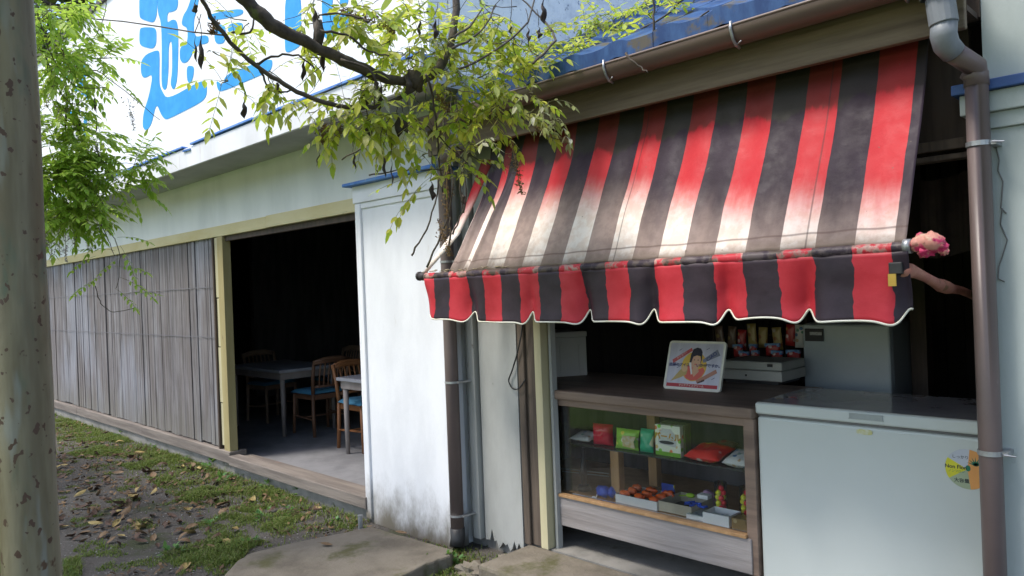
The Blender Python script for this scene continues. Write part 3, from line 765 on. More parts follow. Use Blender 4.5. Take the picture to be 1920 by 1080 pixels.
m = MB(); bc = at(1621, 810, Y=3.108)
m.prism([(bc.x + .031 * math.copysign(abs(math.cos(a)) ** .5, math.cos(a)), 3.1085, bc.z + .0105 * math.copysign(abs(math.sin(a)) ** .6, math.sin(a))) for a in [2 * PI * i / 28 for i in range(28)]], (0, -.003, 0))
bd = m.build('badge', mat('gold_badge', (.52, .50, .20), (.62, .62, .50), rough=.35, scale=60, bump=0), fz)
# round sticker with four coloured sectors
sc = at(1814, 880, Y=3.1085); sr = .0735
def sector(a0, a1, col, nm):
    m = MB(); n = 20
    m.prism([(sc.x, 3.1095, sc.z)] + [(sc.x + sr * math.cos(a0 + (a1 - a0) * i / n), 3.1095, sc.z + sr * math.sin(a0 + (a1 - a0) * i / n)) for i in range(n + 1)], (0, -.0012, 0))
    return m
m = MB(); cols = [((.72, .33, .10), -1.45, 1.45), ((.52, .55, .62), 1.45, 2.62), ((.66, .62, .04), 2.62, 3.72), ((.36, .42, .28), 3.72, 4.83)]
for i, (c_, a0, a1) in enumerate(cols):
    q = sector(a0, a1, c_, ''); m.m = i; m.add(q.v, q.f)
stk = m.build('round_sticker', [mat('sticker_%s' % n_, c_, tuple(x * .92 for x in c_), rough=.45, bump=0) for (c_, _, _), n_ in zip(cols, ('orange', 'silver', 'yellow', 'sage'))], fz)
INK = mat('print_ink_dark', (.04, .05, .05), rough=.6, bump=0); GRNINK = mat('print_ink_green', (.02, .20, .12), rough=.6, bump=0)
XZ = Matrix.Rotation(PI / 2, 4, 'X')
def plac(p, rz=0, tilt=0): return Matrix.Translation(p) @ Matrix.Rotation(rz, 4, 'Z') @ Matrix.Rotation(tilt, 4, 'X') @ XZ
text_mesh('sticker_print', 'Non Flon', .019, INK, plac((sc.x - .038, 3.108, sc.z + .004)), stk, bold=.0004)
text_mesh('sticker_print', 'ノンフロン', .011, GRNINK, plac((sc.x - .036, 3.108, sc.z - .012)), stk)
text_mesh('sticker_print', 'しっかり', .014, INK, plac((sc.x - .022, 3.108, sc.z + .042)), stk)
text_mesh('sticker_print', '大容量', .017, INK, plac((sc.x - .020, 3.108, sc.z - .045)), stk, bold=.0002)
m = MB(); m.ball((sc.x + .002, 3.1085, sc.z + .004), .009, sc=(1, .12, 1.3))
for k in range(7):
    a = R(20 + k * 24); b0 = Vector((sc.x + .028, 3.1078, sc.z + .018)); d = Vector((math.cos(a), 0, math.sin(a))); e = Vector((-math.sin(a), 0, math.cos(a)))
    m.prism([b0 + e * .004, b0 + d * .03, b0 - e * .004], (0, -.0006, 0))
m.build('sticker_picture', GRNINK, stk)

# ------------------------------------------------------------------ tilted advertising plaque on the counter
pb0, pb1 = at(1243, 728, Z=.9755), at(1350, 736, Z=.9755)
pang = math.atan2(pb1.y - pb0.y, pb1.x - pb0.x); pw = (pb1 - pb0).length; ph = .268
ptilt = R(-20)
pm = Matrix.Translation((pb0 + pb1) / 2) @ Matrix.Rotation(pang, 4, 'Z') @ Matrix.Rotation(ptilt, 4, 'X')
pl = thing('advertising_plaque', tuple((pb0 + pb1) / 2), 'silver ice cream advertising plaque with smiling portrait leaning on the counter top', 'sign')
def rrect(w, h, r, n=5, z0=0):
    P = []
    for cx, cz, a0 in ((w / 2 - r, h - r, 0), (-w / 2 + r, h - r, PI / 2), (-w / 2 + r, r, PI), (w / 2 - r, r, 1.5 * PI)):
        P += [(cx + r * math.cos(a0 + PI / 2 * i / n), cz + r * math.sin(a0 + PI / 2 * i / n) + z0) for i in range(n + 1)]
    return P
def plate(P, y, t, mt, nm, par):
    m = MB(); m.prism([pm @ Vector((x, y, z)) for x, z in P], (pm.to_3x3() @ Vector((0, t, 0))))
    return m.build(nm, mt, par)
plate(rrect(pw, ph, .018), 0, .014, mat('plaque_cream_rim', (.72, .70, .62), rough=.4, bump=0), 'plaque_rim', pl)
SILV = mat('brushed_silver_print', (.62, .62, .70), (.50, .50, .58), rough=.34, metal=.45, scale=3, stretch=(5, 1, .4), bump=0)
face = plate(rrect(pw - .026, ph - .026, .008, 5, .013), -.0015, .0014, SILV, 'plaque_face', pl)
def fl(col, nm='print', r=.5): return mat(nm, col, tuple(x * .9 for x in col), rough=r, bump=0)
def ell(cx, cz, rx, rz, n=28, a0=0, a1=2 * PI): return [(cx + rx * math.cos(a0 + (a1 - a0) * i / n), cz + rz * math.sin(a0 + (a1 - a0) * i / n)) for i in range(n if a1 - a0 > 6.2 else n + 1)]
W_, H_ = pw, ph
def q_(x, z): return (-W_ / 2 + x * W_, z * H_)           # 0..1 coordinates of the plaque
def pic(P, lay, col, nm): return plate(P, -.0016 - .0004 * lay, .0004, fl(col, nm), nm, face)
pic([q_(.055, .055), q_(.945, .055), q_(.945, .125), q_(.055, .125)], 1, (.42, .05, .06), 'red_footer')
pic([q_(*p) for p in ell(.50, .48, .22, .30)], 1, (.66, .43, .07), 'yellow_disc')
pic([q_(*p) for p in ((.345, .45), (.42, .50), (.5, .46), (.58, .42), (.66, .47), (.70, .40), (.66, .29), (.58, .21), (.48, .19), (.39, .23), (.34, .31))], 2, (.62, .12, .10), 'red_shirt')
pic([q_(*p) for p in ((.45, .50), (.445, .62), (.49, .70), (.56, .70), (.618, .63), (.615, .53), (.575, .45), (.60, .38), (.52, .27), (.47, .38), (.485, .45))], 3, (.60, .36, .24), 'portrait_skin')
pic([q_(*p) for p in ((.415, .56), (.425, .72), (.455, .83), (.52, .865), (.585, .85), (.62, .78), (.625, .62), (.605, .50), (.61, .62), (.595, .69), (.53, .705), (.47, .675), (.447, .55))], 4, (.022, .022, .035), 'portrait_hair')
pic([q_(*p) for p in ((.41, .55), (.445, .56), (.49, .33), (.47, .31))], 5, (.70, .70, .72), 'white_ribbon')
for ex in (.497, .563): pic([q_(*p) for p in ell(ex, .612, .013, .008, 10)], 5, (.03, .02, .02), 'portrait_eye')
pic([q_(*p) for p in ell(.528, .525, .024, .010, 12)], 5, (.55, .08, .08), 'portrait_mouth')
pic([q_(*p) for p in ((.12, .16), (.27, .40), (.35, .46), (.40, .40), (.385, .31), (.30, .25))], 3, (.46, .34, .14), 'ice_cream_cone')
pic([q_(*p) for p in ell(.345, .43, .052, .07, 14)], 4, (.62, .42, .24), 'ice_cream_scoop')
for P, c_, nm in ((((.10, .60), (.42, .86), (.445, .80), (.125, .53)), (.50, .10, .10), 'red_bar'), (((.635, .62), (.87, .84), (.93, .72), (.66, .56)), (.20, .21, .27), 'grey_bar'),
                  (((.565, .20), (.885, .44), (.915, .37), (.60, .135)), (.40, .20, .15), 'brown_bar'), (((.60, .165), (.70, .235), (.72, .20), (.605, .14)), (.05, .03, .03), 'dark_bar_end')):
    pic([q_(*p) for p in P], 3, c_, nm)
for x, z in ((.20, .80), (.68, .83), (.20, .44), (.83, .24)): pic([q_(x, z), q_(x + .05, z + .04), q_(x + .055, z + .032), q_(x + .006, z - .008)], 2, (.1, .1, .2), 'tick_mark')
NAVY = mat('print_ink_navy', (.02, .035, .16), rough=.5, bump=0)
def ptext(s_, x, z, size, mt, rot=0, bold=.0002):
    M_ = pm @ Matrix.Translation((q_(x, z)[0], -.0048, q_(x, z)[1])) @ XZ @ Matrix.Rotation(rot, 4, 'Z')
    return text_mesh('plaque_lettering', s_, size, mt, M_, face, depth=.0004, bold=bold)
ptext('話題のアイス', .245, .50, .021, NAVY); ptext('いかがですか。', .765, .50, .0215, NAVY)
ptext('マックアイスクリーム', .50, .088, .015, mat('print_ink_cream', (.72, .60, .52), rough=.5, bump=0), bold=.0002)
ptext('アイスバー', .27, .695, .014, mat('print_ink_pale', (.70, .50, .48), rough=.5, bump=0), R(36)); ptext('CIAO', .79, .69, .027, NAVY, R(40))
m = MB(); m.tube([pm @ Vector((0, .015, ph * .8)), pm @ Vector((0, .11, .035))], .004, 6); m.build('prop_wire', GALV, pl)

# ------------------------------------------------------------------ things on the counter and behind it
fa, fb = at(1031, 708, Z=.976), at(1100, 703, Z=.976)
ang = math.atan2(fb.y - fa.y, fb.x - fa.x); fl_ = (fb - fa).length + .005
fm = Matrix.Translation(fa) @ Matrix.Rotation(ang, 4, 'Z')
FOAM = mat('white_foam', (.52, .50, .47), (.46, .44, .41), rough=.9, spec=.1, scale=3, bump=.25, bscale=120)
fo = thing('foam_box', tuple(fa), 'white polystyrene foam box standing at the left end of the counter', 'box')
m = MB(); m.box(0, 0, 0, fl_, .34, .245, fm)
for t in (.30, .80): m.box(fl_ * t - .005, -.005, .008, fl_ * t + .005, .0, .20, fm)
m.build('box_body', FOAM, fo, bevel=.006)
m = MB(); m.box(-.006, -.006, .246, fl_ + .006, .346, .282, fm); m.build('box_lid', FOAM, fo, bevel=.007)

ra, rb = at(1352, 716, Z=.976), at(1470, 723, Z=.976)
REGC = mat('beige_plastic_casing', (.42, .42, .38), (.37, .37, .335), rough=.5, scale=3, bump=.05)
rg = thing('printer', (ra.x, ra.y, .976), 'low beige office machine with dark display window behind the plaque', 'machine')
rw = rb.x - ra.x
m = MB(); m.box(ra.x, ra.y, .995, rb.x, ra.y + .30, 1.050); m.build('lower_casing', REGC, rg, bevel=.006)
m = MB(); m.box(ra.x, ra.y + .012, 1.0515, rb.x - .004, ra.y + .30, 1.098); m.build('upper_casing', REGC, rg, bevel=.008)
m = MB(); m.box(rb.x - .085, ra.y + .009, 1.072, rb.x - .055, ra.y + .0118, 1.088); m.build('display_window', BLACKM, rg)
m = MB(); m.ball((rb.x - .205, ra.y - .001, 1.022), .006, sc=(1, .4, 1)); m.build('knob', BLACKM, rg)
m = MB(); m.box(ra.x + .02, ra.y + .02, .9756, rb.x - .03, ra.y + .28, .9945); m.build('machine_foot', BLACKM, rg)

FRG = mat('dull_grey_fridge_enamel', (.40, .45, .47), (.355, .40, .42), rough=.3, spec=.45, scale=2.2, bump=.03, bscale=90, spots=((.10, .11, .12), 22, .73, .03))
fg = thing('refrigerator', (-1.6, 4.3, .1), 'dull blue grey refrigerator standing in the dim shop behind the freezer', 'refrigerator')
A_ = at(1505, 606, Y=4.2); B_ = at(1669, 610, Y=4.2)
m = MB(); m.box(A_.x, 4.225, .1, B_.x, 4.75, A_.z); m.build('cabinet', FRG, fg, bevel=.015)
m = MB(); m.box(A_.x, 4.19, .16, B_.x, 4.222, A_.z - .004); m.build('door', FRG, fg, bevel=.012)
ba, bb = at(1510, 616, Y=4.188), at(1545, 640, Y=4.188)
m = MB(); m.box(ba.x, 4.176, bb.z, bb.x, 4.189, ba.z); hb = m.build('door_handle', BLACKM, fg, bevel=.003)
m = MB(); m.box(ba.x + .03, 4.1745, bb.z + .035, bb.x - .006, 4.1758, ba.z - .018); m.build('name_plate', mat('worn_metal_plate', (.40, .40, .40), (.2, .2, .2), rough=.4, scale=60, bump=0), hb)

def pillow_bag(name, M, w, h, t, mt, label, cat, group=None, pleat=1.0, card=None):
    o_ = M.to_translation()
    th = thing(name, tuple(o_), label, cat, group)
    m = MB()
    def fn(sgn):
        def f(u, v):
            x, z = (u - .5), (v - .5)
            k = max(0, 1 - (2 * abs(x)) ** 3) * max(0, 1 - (2 * abs(z)) ** 4)
            e = .05 * math.sin(z * 40) * (abs(x) > .47)
            d = sgn * t / 2 * k ** .6 * (1 + .25 * noise.noise(Vector((x * 5 + o_.x * 7, z * 5, sgn)) * pleat))
            pin = 1 - .10 * (1 - (2 * abs(z)) ** 2) * (2 * abs(x)) ** 4
            return M @ Vector((x * w * pin, d, (z + .5) * h))
        return f
    m.grid(fn(1), 16, 14); m.grid(fn(-1), 16, 14)
    m.build('bag', mt, th, smooth=True)
    if card:
        m = MB(); m.box(-w * .47, -t * .3 - .002, h * .76, w * .47, t * .3 + .002, h * 1.06, M); m.build('header_card', card, th)
    return th
def printed(name, base, cols, sc=18, rough=.28):
    N = NT(name)
    v = N.n('ShaderNodeTexVoronoi'); N.l(N.co('O'), v.inputs['Vector']); v.inputs['Scale'].default_value = sc
    cr = N.n('ShaderNodeValToRGB'); cr.color_ramp.interpolation = 'CONSTANT'
    s0 = N.n('ShaderNodeSeparateColor'); N.l(v.outputs['Color'], s0.inputs[0]); N.l(s0.outputs[0], cr.inputs[0])
    e = cr.color_ramp.elements
    allc = [base, base] + list(cols)
    while len(e) < len(allc): e.new(.5)
    for i, c in enumerate(allc): e[i].position = i / len(allc); e[i].color = (*c, 1)
    near = N.n_map(v.outputs['Distance'], .30 / 1, .42, 1, 0)
    N.col(N.mix(near, base, cr.outputs[0])); N.rough(rough, .5)
    N.bump(N.noise(N.co('O'), 45, 4), .25, .004)
    return N.m
BAGR = printed('red_snack_print', (.42, .03, .03), [(.60, .42, .10), (.65, .5, .45), (.35, .02, .05)], 26)
BAGY = printed('yellow_snack_print', (.40, .30, .10), [(.5, .45, .35), (.3, .12, .05), (.5, .38, .05)], 22)
BAGB = printed('brown_snack_print', (.16, .10, .07), [(.4, .3, .12), (.3, .05, .05)], 24)
BAGW = printed('white_snack_print', (.66, .67, .64), [(.08, .2, .4), (.5, .35, .2), (.1, .3, .2)], 34)
CARDB = mat('blue_header_card', (.03, .16, .40), (.25, .42, .60), rough=.4, scale=60, bump=0)
# hanging bags at the back of the shop
hooks = thing('hanging_rail', (-2.2, 4.42, 1.6), 'dark wire rail carrying hung snack bags in the dim shop', 'rail')
m = MB(); ha, hb_ = at(1335, 590, Y=4.46), at(1510, 598, Y=4.46)
for dz in (.10, -.13): m.tube([(ha.x, 4.47, ha.z + dz), (hb_.x, 4.47, ha.z + dz)], .005, 6)
m.tube([(ha.x, 4.47, .11), (ha.x, 4.47, ha.z + .12)], .008, 6); m.tube([(hb_.x, 4.47, .11), (hb_.x, 4.47, ha.z + .12)], .008, 6)
m.build('rail_wire', DARKWOOD, hooks)
row1 = [(1352, 'brown', BAGB), (1372, 'brown and yellow', BAGB), (1391, 'red', BAGR), (1412, 'cream', BAGY), (1431, 'tan', BAGY), (1460, 'yellow topped', BAGY), (1481, 'dark pink', BAGR), (1500, 'white and red', BAGW)]
ordn = ['leftmost', 'second from left', 'third from left', 'fourth from left', 'fifth from left', 'sixth from left', 'seventh from left', 'rightmost']
for i, (px, cn, mt) in enumerate(row1):
    p = at(px, 648 + (i % 3) * 4, Y=4.43)
    pillow_bag('snack_bag', Matrix.Translation(p) @ Matrix.Rotation(R((-6, 4, 3, -3, 2, -4, 5, 1)[i]), 4, 'Y'), .062, .13 + .01 * (i % 2), .03, mt,
               '%s snack bag hanging %s in the upper row' % (cn, ordn[i]), 'snack bag', 'snack bags hanging in the dim shop')
row2 = [(1385, 664), (1412, 664), (1450, 663), (1395, 677), (1418, 676), (1457, 677), (1489, 676)]
nm2 = ['leftmost of the back trio', 'in the middle of the back trio', 'rightmost of the back trio', 'first of the front four', 'second of the front four', 'third of the front four', 'rightmost of the front four beside the refrigerator']
for i, (px, py) in enumerate(row2):
    p = at(px, py + 4, Y=4.36 if i < 3 else 4.31)
    pillow_bag('snack_bag', Matrix.Translation(p) @ Matrix.Rotation(R((-3, 3, -2, 4, -3, 2, -2)[i]), 4, 'Y'), (.066, .05, .10, .072, .048, .072, .09)[i], .072, .03, BAGR,
               'red bag with blue header card, %s' % nm2[i], 'snack bag', 'snack bags hanging in the dim shop', card=CARDB)

# shelf goods (on the glass shelf, z = .661)
ZS, ZF = .661, .3995
def lay(px, py, yy, zz): q = at(px, py, Y=yy); return Vector((q.x, yy, zz))
lp_ = lay(1096, 824, 3.27, ZS + .018)
pillow_bag('snack_bag', Matrix.Translation(lp_ - Vector((.0, .05, .0))) @ Matrix.Rotation(R(-78), 4, 'X'), .15, .12, .032, BAGW, 'flat white backed snack bag lying at the left end of the glass shelf', 'snack bag')
m = MB()
REDP = mat('red_shiny_plastic', (.62, .010, .045), (.50, .008, .035), rough=.22, spec=.6, bump=.15, bscale=30)
pillow_bag('red_pouch', Matrix.Translation(lay(1132, 838, 3.26, ZS)) @ Matrix.Rotation(R(8), 4, 'Z'), .13, .118, .075, REDP, 'bulging shiny red pouch on the glass shelf', 'pouch', pleat=2)
GRN = printed('green_snack_print', (.32, .62, .08), [(.85, .75, .12), (.85, .82, .65), (.08, .40, .06)], 30)
TEAL = printed('teal_snack_print', (.03, .42, .22), [(.8, .78, .5), (.03, .48, .28)], 16)
sb_ = pillow_bag('snack_bag', Matrix.Translation(lay(1176, 851, 3.25, ZS)) @ Matrix.Rotation(R(-8), 4, 'X'), .155, .108, .05, GRN, 'green and yellow snack bag standing between red pouch and teal packet', 'snack bag')
sb2 = pillow_bag('snack_bag', Matrix.Translation(lay(1213, 857, 3.25, ZS)) @ Matrix.Rotation(R(-6), 4, 'X'), .085, .122, .045, TEAL, 'teal snack packet standing left of the candy box', 'snack bag')
m = MB(); bm_ = Matrix.Translation(lay(1177, 838, 3.222, ZS + .05)); m.prism([bm_ @ Vector((x, -.004, z)) for x, z in ((-.03, -.028), (.05, -.034), (.04, 0), (.055, .03), (-.032, .028))], (0, .003, 0))
m.build('bag_label', mat('cream_label', (.62, .58, .42), (.55, .42, .16), rough=.4, scale=40, bump=0), sb_)
def carton(px, yy, w, h, d, mt, label, name='candy_box', grp=None):
    p = lay(px, 860, yy, ZS); th = thing(name, tuple(p), label, 'candy box', grp)
    m = MB(); m.box(p.x - w / 2, yy, ZS + .0005, p.x + w / 2, yy + d, ZS + h); m.build('carton', mt, th, bevel=.0015); return th, p
BOXM = printed('white_fruit_print', (.80, .84, .70), [(.22, .60, .06), (.80, .26, .08), (.80, .56, .2), (.30, .68, .07)], 34, .35)
th, p = carton(1253, 3.235, .150, .158, .03, BOXM, 'white candy box printed with fruit and leaves, front one on the glass shelf', grp='fruit candy boxes')
fx = p.x
m = MB(); m.box(fx - .0745, 3.2338, ZS + .001, fx + .0745, 3.2345, ZS + .022); m.build('green_band', mat('green_print', (.18, .42, .03), rough=.4, bump=0), th)
m = MB(); m.prism([(fx + x, 3.2338, ZS + z) for x, z in ((-.055, .06), (.05, .05), (.055, .105), (.02, .14), (-.03, .14), (-.058, .11))], (0, .0008, 0)); m.build('white_panel', mat('white_print', (.66, .68, .66), rough=.4, bump=0), th)
text_mesh('box_lettering', 'パームル', .040, mat('orange_print', (.60, .30, .02), rough=.4, bump=0), plac((fx, 3.2334, ZS + .098)), th, bold=.0016)
m = MB(); m.prism([(fx - .005 + .045 * math.cos(a), 3.2334, ZS + .070 + .009 * math.sin(a)) for a in [2 * PI * i / 20 for i in range(20)]], (0, .0005, 0)); m.build('dark_oval', INK, th)
BOXD = printed('olive_fruit_print', (.22, .24, .12), [(.16, .3, .05), (.45, .2, .08), (.1, .08, .05)], 34, .4)
carton(1262, 3.275, .150, .160, .03, BOXD, 'candy box standing directly behind the front fruit box', grp='fruit candy boxes')
carton(1268, 3.315, .150, .160, .03, BOXD, 'rearmost candy box of the three on the glass shelf', grp='fruit candy boxes')
RB = printed('red_yellow_snack_print', (.78, .05, .035), [(.85, .55, .07), (.85, .75, .68), (.80, .14, .06)], 20)
pillow_bag('snack_bag', Matrix.Translation(lay(1314, 866, 3.19, ZS + .026)) @ Matrix.Rotation(R(-80), 4, 'X'), .195, .17, .06, RB, 'puffy red and yellow snack bag lying right of the candy boxes', 'snack bag')
pillow_bag('snack_bag', Matrix.Translation(lay(1346, 858, 3.31, ZS + .02)) @ Matrix.Rotation(R(-65), 4, 'X'), .12, .12, .05, BAGB, 'brown snack bag lying behind the red and yellow one', 'snack bag')
pillow_bag('snack_bag', Matrix.Translation(lay(1378, 876, 3.19, ZS + .022)) @ Matrix.Rotation(R(-78), 4, 'X'), .14, .15, .055, BAGW, 'blue and white snack bag at the right end of the glass shelf', 'snack bag')
# on the case floor
WCARD = mat('white_card', (.82, .82, .84), (.74, .74, .76), rough=.7, bump=.05); BCARD = mat('buff_card', (.56, .51, .41), rough=.75, bump=.05); GCARD = mat('inner_grey_card', (.22, .24, .21), rough=.8, bump=.05)
def tray(name, x0, x1, y0, y1, h, label, out=WCARD, inn=GCARD):
    th = thing(name, ((x0 + x1) / 2, (y0 + y1) / 2, ZF), label, 'tray')
    m = MB(); t = .003; z0 = ZF + .0015
    m.box(x0, y0, z0, x1, y0 + t, z0 + h); m.box(x0, y1 - t, z0, x1, y1, z0 + h); m.box(x0, y0 + t, z0, x0 + t, y1 - t, z0 + h); m.box(x1 - t, y0 + t, z0, x1, y1 - t, z0 + h)
    m.build('tray_wall', out, th)
    m = MB(); m.box(x0 + t, y0 + t, z0, x1 - t, y1 - t, z0 + .003); m.build('tray_bottom', inn, th)
    return th
X = lambda px, yy, py=960: at(px, py, Y=yy).x
tr1 = (X(1155, 3.14), X(1232, 3.14))
tray('card_tray', tr1[0], tr1[1], 3.14, 3.33, .045, 'white card tray heaped with orange toy packets')
ORG_ = mat('orange_glossy_packet', (.85, .15, .02), (.72, .07, .015), rough=.25, spec=.55, scale=20, bump=.3, spots=((.70, .55, .45), 30, .70, .05))
rnd = random.Random(4); pos = []
for i in range(9):
    x = tr1[0] + .03 + (tr1[1] - tr1[0] - .06) * ((i % 3) + .15 * rnd.random()) / 2.1; y = 3.175 + .055 * (i // 3)
    lb = ['front left', 'front middle', 'front right', 'middle row left', 'centre', 'middle row right', 'back left', 'back middle', 'back right'][i]
    th = thing('toy_packet', (x, y, ZF + .02), 'orange toy packet in the white card tray, %s of nine' % lb, 'toy', 'orange packets in the card tray')
    m = MB(); m.ball((x, y, ZF + .042 + .004 * (i // 3)), .026, 12, 8, sc=(1.15 + .2 * rnd.random(), .8, .75), wob=.5); m.build('packet', ORG_, th, smooth=True)
m = MB()
th = thing('toy_card', (tr1[1] - .02, 3.30, ZF + .05), 'blue and yellow backing card stuck in the back of the orange tray', 'toy card')
m = MB(); m.box(tr1[1] - .085, 3.312, ZF + .045, tr1[1] - .006, 3.316, ZF + .095); m.build('card', printed('blue_yellow_print', (.03, .06, .30), [(.55, .5, .05), (.5, .1, .05)], 30), th)
tr2 = (X(1234, 3.15), X(1296, 3.15, 980))
tray('card_tray', tr2[0], tr2[1], 3.155, 3.36, .05, 'buff card tray holding blue and green small toys', BCARD, mat('dark_inner_card', (.06, .06, .05), rough=.8))
BLUEPL = mat('blue_toy_plastic', (.015, .09, .62), rough=.35, bump=.2); GREENPL = mat('lime_toy_plastic', (.32, .55, .03), rough=.35, bump=.1); LILAC = mat('lilac_toy_plastic', (.48, .28, .45), rough=.4, bump=.1)
th = thing('toy', (tr2[1] - .04, 3.21, ZF + .03), 'tangle of blue plastic toy pieces in the buff tray', 'toy')
m = MB(); rnd = random.Random(8)
for i in range(14):
    p = Vector((tr2[1] - .07 + .09 * rnd.random() * 1.0, 3.19 + .05 * rnd.random(), ZF + .040 + .014 * rnd.random())); a = rnd.uniform(-.5, .5)
    m.tube([p, p + Vector((math.cos(a), math.sin(a), .1)) * .035], .0055, 6)
m.build('toy_pieces', BLUEPL, th, smooth=True)
th = thing('toy', (tr2[0] + .10, 3.30, ZF + .04), 'lime green oval toy at the back of the buff tray', 'toy'); m = MB(); m.ball((tr2[0] + .09, 3.31, ZF + .058), .016, sc=(1.6, 1, .8)); m.tube([(tr2[0] + .03, 3.30, ZF + .05), (tr2[0] + .08, 3.31, ZF + .056)], .003, 6); m.build('toy_body', GREENPL, th, smooth=True)
th = thing('toy', (tr2[1] - .03, 3.36, ZF + .05), 'lilac wedge shaped toy behind the buff tray', 'toy'); m = MB(); y_ = 3.375; x_ = tr2[1] - .035
m.prism([(x_ - .055, y_, ZF + .002), (x_ + .05, y_, ZF + .002), (x_ + .052, y_, ZF + .05), (x_ - .012, y_, ZF + .078), (x_ - .03, y_, ZF + .075)], (0, .03, 0)); m.build('toy_body', LILAC, th, bevel=.006)
th = thing('card_box', (tr2[1] + .0, 3.30, ZF), 'small open white card box behind the blue toy pieces', 'box'); m = MB(); m.box(tr2[1] - .055, 3.30, ZF + .054, tr2[1] + .005, 3.342, ZF + .075); m.build('box_body', WCARD, th, bevel=.002)
tr3 = (X(1283, 3.115, 985), X(1335, 3.115, 990))
th = thing('pictured_box', (tr3[0], 3.15, ZF), 'low white box with blue and green pictures on its lid', 'box')
m = MB(); m.box(tr3[0], 3.135, ZF + .001, tr3[1] + .03, 3.26, ZF + .022); m.build('box_body', WCARD, th, bevel=.002)
m = MB(); m.box(tr3[0] + .001, 3.136, ZF + .0222, tr3[1] + .029, 3.259, ZF + .0235); m.build('lid_picture', printed('blue_green_picture_print', (.42, .50, .50), [(.05, .14, .30), (.10, .25, .18), (.6, .62, .6)], 45), th)
tr4 = (X(1318, 3.125, 990), X(1367, 3.125, 1000))
tray('card_tray', tr4[0], tr4[1], 3.127, 3.24, .050, 'empty white card tray at the front right of the case')
th = thing('small_carton', (tr4[1] + .04, 3.14, ZF), 'small tan printed carton in the right front corner of the case', 'box')
m = MB(); m.box(tr4[1] + .012, 3.128, ZF + .001, -1.668, 3.20, ZF + .052); m.build('carton', printed('tan_print', (.26, .17, .07), [(.45, .36, .2), (.2, .12, .05)], 40), th, bevel=.002)
BALLY = mat('yellow_candy_ball', (.80, .82, .04), rough=.4, bump=0); BALLR = mat('red_candy_ball', (.85, .04, .06), rough=.4, bump=0)
CLR = glass_mat('clear_plastic', (.95, .95, .95), 1.25, .08)
def ball_tube(px, yy, label, lean=0):
    c = lay(px, 950, yy, ZF); th = thing('ball_tube', tuple(c), label, 'candy tube')
    m = MB(); m.tube([c + Vector((0, 0, .003)), c + Vector((0, 0, .165))], .031, 16); m.build('clear_tube', CLR, th, smooth=True)
    m = MB(); rnd = random.Random(int(px))
    k = 0; bals = []
    for lay_ in range(6):
        for s_ in range(3):
            if lay_ == 5 and s_ > 0: continue
            a = lay_ * 1.1 + s_ * 2.094
            bals.append((c + Vector((.0145 * math.cos(a), .0145 * math.sin(a), .017 + .0245 * lay_)), (lay_ + s_ + (lay_ // 2)) % 2))
    for p_, t in bals:
        m = MB(); m.ball(p_, .0138, 10, 7); m.build('candy_ball', BALLR if t else BALLY, th, smooth=True)
ball_tube(1352, 3.27, 'clear tube of red and yellow candy balls behind the empty white tray')
ball_tube(1399, 3.27, 'clear tube of candy balls half hidden behind the right glass frame')
DARKT = mat('dark_toy_plastic', (.012, .012, .014), rough=.35, bump=.1)
th = thing('toy', tuple(lay(1128, 945, 3.15, ZF)), 'royal blue plastic toy with white tab left of the shelf post', 'toy'); p = lay(1126, 945, 3.15, ZF)
m = MB(); m.ball(p + Vector((0, .03, .032)), .034, 14, 9, sc=(1.3, .9, .9), wob=.4); m.ball(p + Vector((.04, .05, .03)), .028, 12, 8, wob=.3); m.build('toy_body', BLUEPL, th, smooth=True)
m = MB(); m.tube([p + Vector((-.045, -.01, .004)), p + Vector((-.02, -.012, .004)), p + Vector((-.012, -.012, .02))], .004, 6); m.build('toy_tab', WCARD, th)
th = thing('toy', tuple(lay(1098, 935, 3.22, ZF)), 'black toy figure with wheel base at the left of the case', 'toy'); p = lay(1096, 935, 3.22, ZF)
m = MB(); m.tube([p + Vector((0, 0, .004)), p + Vector((0, 0, .03))], [.045, .03], 14); m.tube([p + Vector((0, 0, .03)), p + Vector((0, 0, .10)), p + Vector((.004, 0, .24))], [.016, .02, .01], 10); m.ball(p + Vector((0, 0, .10)), .026, wob=.5); m.build('toy_body', DARKT, th, smooth=True)
th = thing('toy', tuple(lay(1060, 905, 3.30, ZF)), 'pair of pale toy arrows lying at the far left of the case', 'toy'); a_, b_ = lay(1054, 910, 3.32, ZF + .05), lay(1142, 906, 3.36, ZF + .06)
m = MB()
for dz in (0, .016): m.tube([a_ + Vector((0, 0, dz)), b_ + Vector((0, 0, dz))], .003, 6)
m.build('shaft', mat('pale_stick', (.42, .41, .38), rough=.6), th)
m = MB(); m.ball(a_ + Vector((-.02, 0, .008)), .022, wob=.4); m.tube([a_ + Vector((0, 0, -.049)), a_ + Vector((0, 0, .01))], .008, 8); m.build('dark_tip', DARKT, th, smooth=True)
